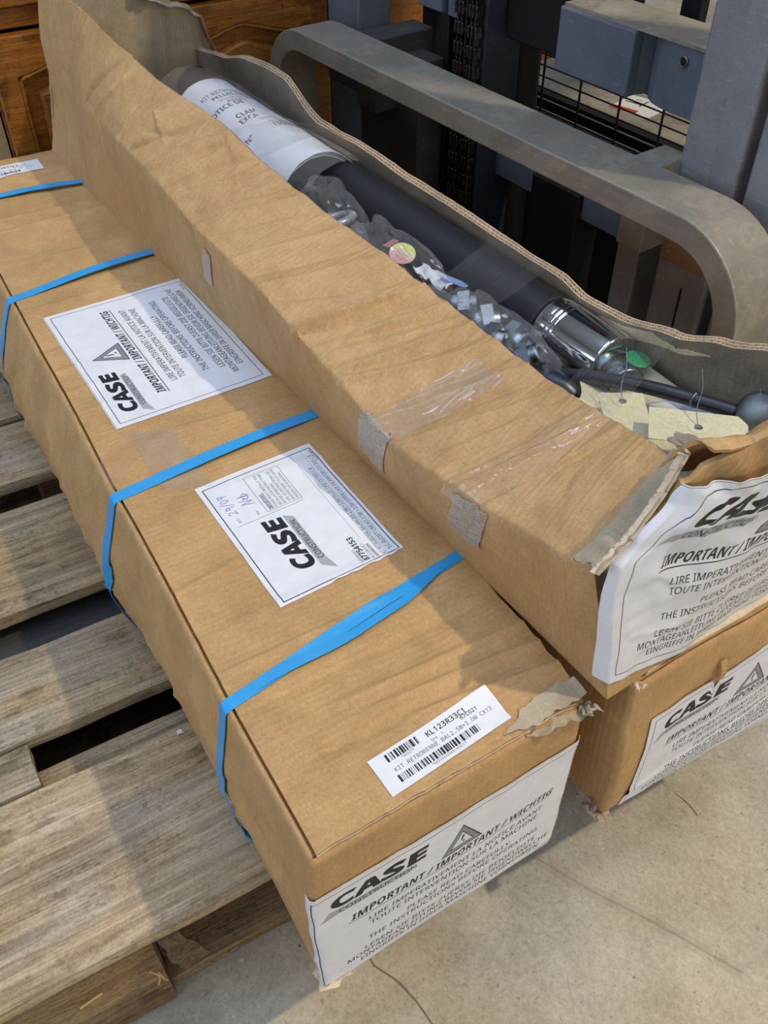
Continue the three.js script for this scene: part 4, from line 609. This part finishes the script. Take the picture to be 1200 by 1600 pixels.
function fitting(label, o, a, r, s) {
  const t = held('hose_fitting', label, 'fitting', o, 'zinc fittings in the clear bag'), e = V3(...a).normalize();
  const ax = (g) => toAxis(g, [0, 0, 0], e.toArray());
  part('sleeve', ax(lathe([[r * 0.5, 0], [r, 0.001], [r * 1.02, 0.012], [r * 0.9, 0.014], [r * 0.9, 0.034], [r * 0.7, 0.036], [r * 0.5, 0.036]], 30)), M.steel, t);
  part('hex_nut', ax(new THREE.CylinderGeometry(r * 1.35, r * 1.35, 0.014, 6).translate(0, 0.02, 0)).toNonIndexed(), M.steel, t); t.children[1].geometry.computeVertexNormals();
}
fitting('zinc hose fitting at the far end of the fittings bag', [0.17, 0.112, -0.47], [0.6, 0.1, 0.5], 0.017);
fitting('zinc hose fitting lying across the middle of the fittings bag', [0.168, 0.11, -0.425], [0.9, 0.1, 0.5], 0.019);
fitting('zinc hose fitting pressed against the left wall in the bag', [0.15, 0.12, -0.385], [0.3, 0.2, 0.9], 0.016);
fitting('large zinc hose fitting beside the black cylinder in the bag', [0.19, 0.1, -0.395], [0.2, 0.1, 0.9], 0.02);
fitting('zinc hose fitting standing upright near the lever rod', [0.158, 0.108, -0.335], [0.5, 0.5, 0.5], 0.015);
{
  const t = held('hose_elbow', 'dark blue hose elbow with a bright bolt next to the chrome collar', 'hose', [0.19, 0.06, -0.31]);
  part('elbow', tube([[-0.03, 0.02, -0.06], [-0.015, 0.034, -0.02], [0, 0.03, 0.02], [0.012, 0.01, 0.05]], 0.02, 18, false, 30), std({ color: 0x1b2636, roughness: 0.3 }), t);
  part('bolt', toAxis(new THREE.CylinderGeometry(0.008, 0.008, 0.012, 6), [-0.02, 0.05, -0.012], [-0.03, 0.1, 0.01]), M.steel, t, 'bright zinc bolt');
}

// ---------------------------------------------------------------- pallet
M.splinter = std({ color: 0xc2a070, roughness: 0.9 });
const plankGeo = (x0, x1, y0, y1, z0, z1, s, edge = 0.003) => {
  const g = new THREE.BoxGeometry(x1 - x0, y1 - y0, z1 - z0, 60, 2, 10).translate((x0 + x1) / 2, (y0 + y1) / 2, (z0 + z1) / 2), p = g.attributes.position;
  for (let i = 0; i < p.count; i++) {
    const x = p.getX(i), y = p.getY(i), z = p.getZ(i), sy = (y - y0) / (y1 - y0) - 0.5, sz = (z - z0) / (z1 - z0) - 0.5, e = Math.max(0, Math.abs(sy) + Math.abs(sz) - 0.93) * edge / 0.07;
    p.setXYZ(i, x + 0.004 * (noise(z * 60, y * 60, s) - 0.5), y - Math.sign(sy) * e * 0.6 + 0.0018 * (fbm(x * 8, z * 14, s + 1, 2) - 0.5), z - Math.sign(sz) * e * 0.6 + edge * (noise(x * 22, y * 40, s + 2) - 0.5) * Math.abs(sz) * 2);
  }
  g.computeVertexNormals(); boxUV(g); const uv = g.attributes.uv; const up = g.attributes.normal; for (let i = 0; i < uv.count; i++) uv.setXY(i, uv.getX(i) - x0 + 0.004, Math.abs(up.getY(i)) > 0.6 ? uv.getY(i) - z0 + 0.006 : uv.getY(i) + s * 0.07); return g;
};
{
  const t = thing('wooden_pallet', 'worn grey-brown wooden pallet that carries the cardboard boxes', 'pallet', [0, 0, 0]);
  [[-0.357, -0.132], [-0.567, -0.427], [-0.85, -0.636], [-1.065, -0.91], [-1.25, -1.08], [-1.46, -1.3]].forEach(([a, b], i) => part('plank', plankGeo(-0.62, 0.64, DECK - 0.024, DECK - 0.001, a, b, 3 + i * 2), M.planks[i % 3], t));
  part('filler_board', plankGeo(-0.62, -0.188, DECK - 0.024, DECK - 0.002, -0.424, -0.36, 31), M.planks[1], t);
  part('cross_board', plankGeo(-0.62, 0.64, 0.146, 0.168, -0.41, -0.33, 33), M.planks[2], t);
  part('cross_board', plankGeo(-0.62, 0.64, 0.146, 0.168, -1.3, -1.1, 37), M.planks[0], t);
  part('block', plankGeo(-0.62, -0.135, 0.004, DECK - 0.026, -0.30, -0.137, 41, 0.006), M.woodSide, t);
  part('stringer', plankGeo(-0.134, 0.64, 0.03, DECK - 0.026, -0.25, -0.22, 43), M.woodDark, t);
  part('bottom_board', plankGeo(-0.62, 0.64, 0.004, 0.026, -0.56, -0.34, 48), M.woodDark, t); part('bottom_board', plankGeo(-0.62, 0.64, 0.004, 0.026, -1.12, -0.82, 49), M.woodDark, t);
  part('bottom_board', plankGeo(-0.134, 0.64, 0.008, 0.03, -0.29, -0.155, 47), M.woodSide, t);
  for (const [a, b] of [[-0.62, -0.48], [-0.05, 0.1], [0.5, 0.64]]) part('block', plankGeo(a, b, 0.0, 0.146, -1.3, -1.14, 51 + a), M.woodSide, t);
  for (const [a, b] of [[-0.62, -0.48], [-0.05, 0.1], [0.5, 0.64]]) part('block', plankGeo(a, b, 0.0, DECK - 0.025, -1.05, -0.93, 61 + a), M.woodSide, t);
  part('bark', [sheet(16, 16, (u, v) => { const a = u - 0.5, b = v - 0.5; return [-0.12 + 0.034 * a * (1.1 - 0.5 * v) + 0.02 * (1 - v) + 0.006 * (noise(u * 4, v * 4, 761) - 0.5), 0.165 - 0.055 * (1 - v) + 0.004 * noise(u * 5, v * 5, 762), -0.128 - 0.02 * v * v + 0.006 * noise(u * 4, v * 5, 763)]; }, 0.004, (u, v) => [u * 0.05, v * 0.06])], std({ map: woodMap([128, 106, 78], 205), roughness: 1, side: THREE.DoubleSide }), t, 'split piece of bark on the front block');
  for (const w of [[[-0.15, 0.14, -0.13], [-0.142, 0.118, -0.128], [-0.146, 0.105, -0.126]], [[-0.142, 0.128, -0.13], [-0.138, 0.108, -0.127], [-0.136, 0.1, -0.128]], [[-0.225, 0.13, -0.134], [-0.2, 0.137, -0.134]]]) part('splinter', tube(w, 0.0013, 6, false, 12), M.splinter, t);
}
solo('paper_scrap', crumple(-0.022, DECK + 0.001, -0.345, 0.003, 0.002, 0.0035, 780, 6), M.white, 'tiny white scrap lying on the front pallet plank beside the box', 'scrap');
solo('straw', tube([[0.565, 0.0015, -0.05], [0.569, 0.002, -0.03], [0.568, 0.0015, -0.01]], 0.0011, 6, false, 12), std({ color: 0xcdbf96, roughness: 0.9 }), 'single pale straw lying on the concrete floor', 'straw');

// ---------------------------------------------------------------- oak cabinets at the back
{
  const X0 = 0.14, X1 = 0.8, Z = -1.6, t = thing('wooden_cabinet', 'oak cabinet with carved arched doors standing behind the far end of the boxes', 'cabinet', [X0, 0, Z]), W = X1 - X0;
  part('carcass', [box(0, 0.02, 0, 0.98, -0.45, -0.002), box(W - 0.02, W, 0, 0.98, -0.45, -0.002), box(0.02, W - 0.02, 0.05, 0.07, -0.45, -0.002), box(0.02, W - 0.02, 0, 0.98, -0.45, -0.43), box(0.02, W - 0.02, 0.0, 0.05, -0.05, -0.03)], M.oak, t);
  part('rail', [box(0, W, 0.655, 0.69, -0.03, 0.004, 0.004), box(0, 0.02, 0.05, 0.98, -0.03, 0.002), box(W - 0.02, W, 0.05, 0.98, -0.03, 0.002)], M.oak, t);
  part('top', box(-0.02, W + 0.02, 0.98, 1.01, -0.47, 0.03, 0.006), M.oak, t);
  const bead = (pts, r) => { const c = new THREE.CurvePath(); for (let i = 0; i < pts.length; i++) c.add(new THREE.LineCurve3(V3(...pts[i]), V3(...pts[(i + 1) % pts.length]))); return new THREE.TubeGeometry(c, 120, r, 8, true); };
  for (const k of [0, 1]) {
    const a = k ? W / 2 + 0.003 : 0.004, b = k ? W - 0.004 : W / 2 - 0.003, y0 = 0.075, y1 = 0.65, st = 0.04, arch = (ins) => { const x0 = a + st + ins, x1 = b - st - ins, ys = 0.578 - ins, yp = 0.606 - ins, xc = (x0 + x1) / 2, out = [[x0, y0 + st + ins], [x1, y0 + st + ins], [x1, ys]]; for (let i = 1; i < 28; i++) { const q = i / 28, x = lerp(x1, x0, q), c = Math.abs(q - 0.5) * 2; out.push([x, ys + (yp - ys) * Math.pow(Math.cos(c * PI / 2), 1.3) * 1 - 0.004 * Math.sin(PI * c)]); void xc; } out.push([x0, ys]); return out; };
    const hole = new THREE.Path(arch(0).map(([x, y]) => new THREE.Vector2(x, y)));
    const d = part('door', boxUV(extrude([[a, y0], [b, y0], [b, y1], [a, y1]], 0.018, 0.003, [hole])).translate(0, 0, 0.003), M.oak, t);
    part('groove_panel', boxUV(extrude(arch(-0.004), 0.004, 0)).translate(0, 0, 0.006), M.oak, d);
    part('raised_panel', boxUV(extrude(arch(0.03), 0.006, 0.008)).translate(0, 0, 0.014), M.oak, d);
    part('moulding', boxUV(bead(arch(0.003).map(([x, y]) => [x, y, 0.02]), 0.004)), M.oak, d);
  }
  for (const k of [0, 1]) {
    const a = k ? W / 2 + 0.003 : 0.004, b = k ? W - 0.004 : W / 2 - 0.003, d = part('drawer', boxUV(extrude([[a, 0.695], [b, 0.695], [b, 0.955], [a, 0.955]], 0.016, 0.004)).translate(0, 0, 0.006), M.oak, t);
    part('raised_panel', boxUV(extrude([[a + 0.045, 0.735], [b - 0.045, 0.735], [b - 0.045, 0.915], [a + 0.045, 0.915]], 0.006, 0.006)).translate(0, 0, 0.022), M.oakPale, d);
    part('handle', tube([[(a + b) / 2 - 0.04, 0.82, 0.03], [(a + b) / 2 - 0.035, 0.815, 0.045], [(a + b) / 2 + 0.035, 0.815, 0.045], [(a + b) / 2 + 0.04, 0.82, 0.03]], 0.004, 8), M.chainSteel, d);
  }
}
{
  const t = thing('wooden_cabinet', 'pale oak cabinet side standing just behind the end of the forklift guard', 'cabinet', [0.925, 0, -1.92]);
  part('side_panel', box(0, 0.03, 0, 1.1, -0.45, 0, 0.003), M.oakPale, t); part('back', box(0.03, 0.9, 0, 1.1, -0.45, -0.43), M.oak, t); part('stile', box(0.03, 0.075, 0.03, 1.1, -0.02, 0.004, 0.003), M.oakPale, t);
  const d = part('door', box(0.08, 0.46, 0.06, 1.06, -0.016, 0.004, 0.003), M.oak, t); part('raised_panel', box(0.13, 0.41, 0.12, 1.0, 0.0, 0.012, 0.005), M.oakPale, d);
  const e = part('door', box(0.465, 0.85, 0.06, 1.06, -0.016, 0.004, 0.003), M.oak, t); part('raised_panel', box(0.515, 0.8, 0.12, 1.0, 0.0, 0.012, 0.005), M.oakPale, e); part('top', box(-0.01, 0.91, 1.1, 1.125, -0.46, 0.02, 0.004), M.oak, t);
}

// ---------------------------------------------------------------- forklift front, mast and guard
{
  const t = thing('forklift', 'dark grey forklift mast with a bent load backrest, lift chains and a wire mesh guard', 'forklift', [0.76, 0, -0.529], 0.1016);
  const along = (pts, d, bevel) => { const g = extrude(pts.map(([z, y]) => [-z, y]), d, bevel); return boxUV(g.rotateY(PI / 2)); };    // outline in (z, y), depth along x
  const out = [], R = 0.125, inn = [], r = 0.09, zf = -0.985, zn = 0.194, yt = 0.635, th = 0.037;
  const arc = (list, cz, cy, rad, a0, a1, n = 14) => { for (let i = 0; i <= n; i++) { const a = lerp(a0, a1, i / n); list.push([cz + rad * Math.cos(a), cy + rad * Math.sin(a)]); } };
  out.push([zf, 0.08]); arc(out, zf + R, yt - R, R, PI, PI / 2); arc(out, zn - R, yt - R, R, PI / 2, 0); out.push([zn, 0.08]);
  inn.push([zn - th, 0.08]); arc(inn, zn - th - r, yt - th - r, r, 0, PI / 2); arc(inn, zf + th + r, yt - th - r, r, PI / 2, PI); inn.push([zf + th, 0.08]);
  const bar = along([...out, ...inn], 0.09, 0.0025), bp = bar.attributes.position, bn = bar.attributes.normal, bu = bar.attributes.uv;
  for (let i = 0; i < bp.count; i++) { const y = bp.getY(i) - yt, z = bp.getZ(i); bu.setXY(i, z > -0.4 ? z - y : z + y, Math.abs(bn.getX(i)) > 0.7 ? 0.3 + (z > -0.4 ? y + 0.5 * Math.max(0, z - 0.05) : y - 0.5 * Math.min(0, z + 0.85)) : bp.getX(i)); }
  part('load_backrest', bar, M.bar, t, 'thick bent steel bar with worn grey paint');
  const arm = (z0, z1, x1) => { const g = box(0.088, x1, 0.5, 0.633, z0, z1, 0.004); return g; };
  part('bracket', [arm(-0.8, -0.735, 0.225)], M.dark, t); part('bracket', [arm(-0.1, -0.05, 0.16)], M.bar, t);
  part('bolt_hole', new THREE.CylinderGeometry(0.012, 0.012, 0.004, 20).rotateX(PI / 2).translate(0.13, 0.6, -0.7345), M.black, t); part('bolt_hole', new THREE.CylinderGeometry(0.012, 0.012, 0.004, 20).rotateX(PI / 2).translate(0.125, 0.6, -0.0495), M.black, t);
  // rails
  part('mast_rail', box(0.14, 0.22, 0.05, 1.7, -0.055, 0.044, 0.008), M.rail, t, 'right upright with blue-grey paint');
  part('worn_band', box(0.137, 0.141, 0.482, 0.56, -0.05, 0.03), M.rust, t, 'brown band on the right upright'); part('worn_band', box(0.137, 0.141, 0.482, 0.56, -0.134, -0.094), M.rust, t, 'brown band on the narrow plate');
  part('groove', box(0.1385, 0.141, 0.36, 0.45, 0.0, 0.003), M.black, t);
  part('narrow_plate', box(0.14, 0.2, 0.05, 0.6, -0.136, -0.092, 0.003), M.rail, t); part('mast_rail', box(0.14, 0.2, 0.05, 1.7, 0.061, 0.128, 0.006), M.rail, t, 'outer right upright');
  part('mast_rail', box(0.14, 0.22, 0.05, 1.7, -0.977, -0.866, 0.006), M.blue, t, 'left upright with blue-grey paint');
  part('dark_plate', box(0.139, 0.2, 0.05, 0.6, -0.86, -0.668, 0.003), M.dark, t); part('dark_plate', box(0.135, 0.15, 0.495, 0.6, -0.975, -0.85, 0.003), M.dark, t);
  part('mast_channel', box(0.2, 0.29, 0.2, 1.6, -0.632, -0.558, 0.006), M.navy, t, 'dark navy channel beside the chain');
  part('head_plate', box(0.2, 0.215, 0.672, 1.1, -0.756, -0.634, 0.003), M.blue, t);
  part('mast_channel', box(0.2, 0.28, 0.05, 1.6, -0.686, -0.66, 0.003), M.black, t); part('mast_channel', box(0.29, 0.36, 0.66, 1.6, -0.5, -0.41, 0.004), M.black, t);
  part('lift_cylinder', new THREE.CylinderGeometry(0.035, 0.035, 1.5, 28).translate(0.32, 0.85, -0.585), M.black, t);
  part('cross_member', box(0.24, 0.42, 0.655, 1.6, -0.55, -0.4, 0.004), M.black, t);
  // blue cross beam with a step and a rounded shoulder
  part('cross_beam', [along([[-0.4, 0.646], [-0.239, 0.646], [-0.239, 0.742], [-0.4, 0.742]], 0.1, 0.003).translate(0.22, 0, 0), boxUV(extrude([[0.236, 0.24], [0.32, 0.24], [0.32, 0.1], [0.226, 0.1], [0.226, 0.16], [0.228, 0.18], [0.234, 0.2], [0.246, 0.218], [0.26, 0.23]].reverse(), 0.096, 0.002)).rotateX(-PI / 2).translate(0, 0.648, 0)], M.blue, t, 'blue-grey cross beam');
  part('dusty_top', box(0.224, 0.318, 0.742, 0.747, -0.398, -0.104), M.dust, t); part('bolt_hole', new THREE.CylinderGeometry(0.0065, 0.0065, 0.004, 20).rotateZ(PI / 2).translate(0.2245, 0.722, -0.146), M.black, t);
  part('hole_rim', new THREE.TorusGeometry(0.0066, 0.0012, 10, 24).rotateY(PI / 2).translate(0.2235, 0.722, -0.146), M.steel, t);
  part('cross_beam', box(0.25, 0.3, 0.402, 0.456, -0.76, -0.2, 0.003), M.blue, t); part('mast_channel', box(0.235, 0.3, 0.05, 0.45, -0.44, -0.32, 0.003), M.black, t);
  part('fork', box(-1.42, 0.1, 0.112, 0.16, -0.27, -0.07, 0.006), M.dark, t, 'dark steel fork arm under the pallet deck');
  part('back_plate', box(0.4, 0.41, 0.05, 0.42, -1.0, 0.25), M.black, t);
  // leaf chain: pins and plates
  const link = merge([...[-0.028, -0.018, -0.009, 0.009, 0.018, 0.028].map((z) => boxUV(new RoundedBoxGeometry(0.016, 0.0215, 0.0055, 2, 0.0025)).translate(0, 0, z)), boxUV(new THREE.CylinderGeometry(0.005, 0.005, 0.066, 12).rotateX(PI / 2)), ...[-0.0235, -0.0135, 0, 0.0135, 0.0235].map((z) => boxUV(new RoundedBoxGeometry(0.0115, 0.03, 0.004, 1, 0.0018)).translate(0, 0.0165, z))]);
  for (let y = 0.24; y < 0.95; y += 0.033) { const c = part('chain_link', link, M.chainSteel, t); c.position.set(0.185, y, -0.588); }
  // mesh guard
  const wire = (a, b, r) => toAxis(new THREE.CylinderGeometry(r, r, V3(...a).distanceTo(V3(...b)), 8).translate(0, V3(...a).distanceTo(V3(...b)) / 2, 0), a, b);
  for (let z = -0.97; z < 0.2; z += 0.105) part('guard_wire', wire([0.45, 0.445, z], [0.45, 0.705, z], 0.0024), M.black, t);
  for (let k = 0; k < 6; k++) part('guard_wire', wire([0.454, 0.455 + k * 0.0212, -1.02], [0.454, 0.455 + k * 0.0212, 0.2], 0.0017), k > 1 ? M.black : M.bar, t);
  part('guard_wire', wire([0.45, 0.655, -1.02], [0.45, 0.655, 0.2], 0.0017), M.bar, t);
  part('guard_frame', wire([0.45, 0.676, -1.02], [0.45, 0.69, 0.2], 0.0075), M.black, t); part('guard_post', box(0.44, 0.46, 0.62, 1.2, -0.34, -0.3), M.black, t); part('guard_frame', box(0.44, 0.46, 0.43, 0.448, -1.02, 0.25), M.black, t);
  // operator's cowl beyond the guard: dusty top with a rounded front edge and a safety decal
  part('cowl', along([[0, 0], [0, 0]].slice(0, 0).concat([[-0.96, 0.05], [0.25, 0.05], [0.25, 0.43], [-0.96, 0.43]]), 0.02, 0).translate(0.57, 0, 0), M.black, t);
  { const pr = [[0.575, 0.33], [0.585, 0.375], [0.605, 0.402], [0.64, 0.415], [0.72, 0.418], [1.25, 0.42], [1.25, 0.3], [0.575, 0.3]]; part('cowl_top', boxUV(extrude(pr, 1.2, 0.002)).translate(0, 0, -0.96), M.dust, t, 'dusty grey top with a rounded edge'); }
  part('decal', sheet(4, 4, (u, v) => [0.66 + 0.085 * v + 0.02 * u, 0.4205 - 0.004 * (1 - v), -0.655 + 0.1 * u - 0.01 * v], 0.0006, (u, v) => [u, v], false), std({ map: decalPrint, roughness: 0.7, side: THREE.DoubleSide }), t, 'white decal with dark marks and a red block');
  part('overhead_guard', [box(0.42, 2.0, 2.1, 2.13, -1.05, -0.98, 0.01), box(0.42, 2.0, 2.1, 2.13, 0.2, 0.27, 0.01), box(0.42, 0.5, 2.1, 2.13, -1.0, 0.2, 0.01), ...Array.from({ length: 11 }, (_, i) => box(0.55 + i * 0.13, 0.62 + i * 0.13, 2.1, 2.12, -1.0, 0.2))], M.black, t);
  for (const z of [-1.03, 0.22]) part('guard_pillar', box(0.42, 0.48, 0.4, 2.1, z, z + 0.05, 0.01), M.black, t);
  part('mast_top', box(0.14, 0.3, 1.7, 1.78, -0.98, 0.13, 0.01), M.navy, t);
  part('seat_base', box(1.28, 1.9, 0.0, 0.5, -0.9, 0.2, 0.02), M.black, t);
}
renderer.render(scene, camera);
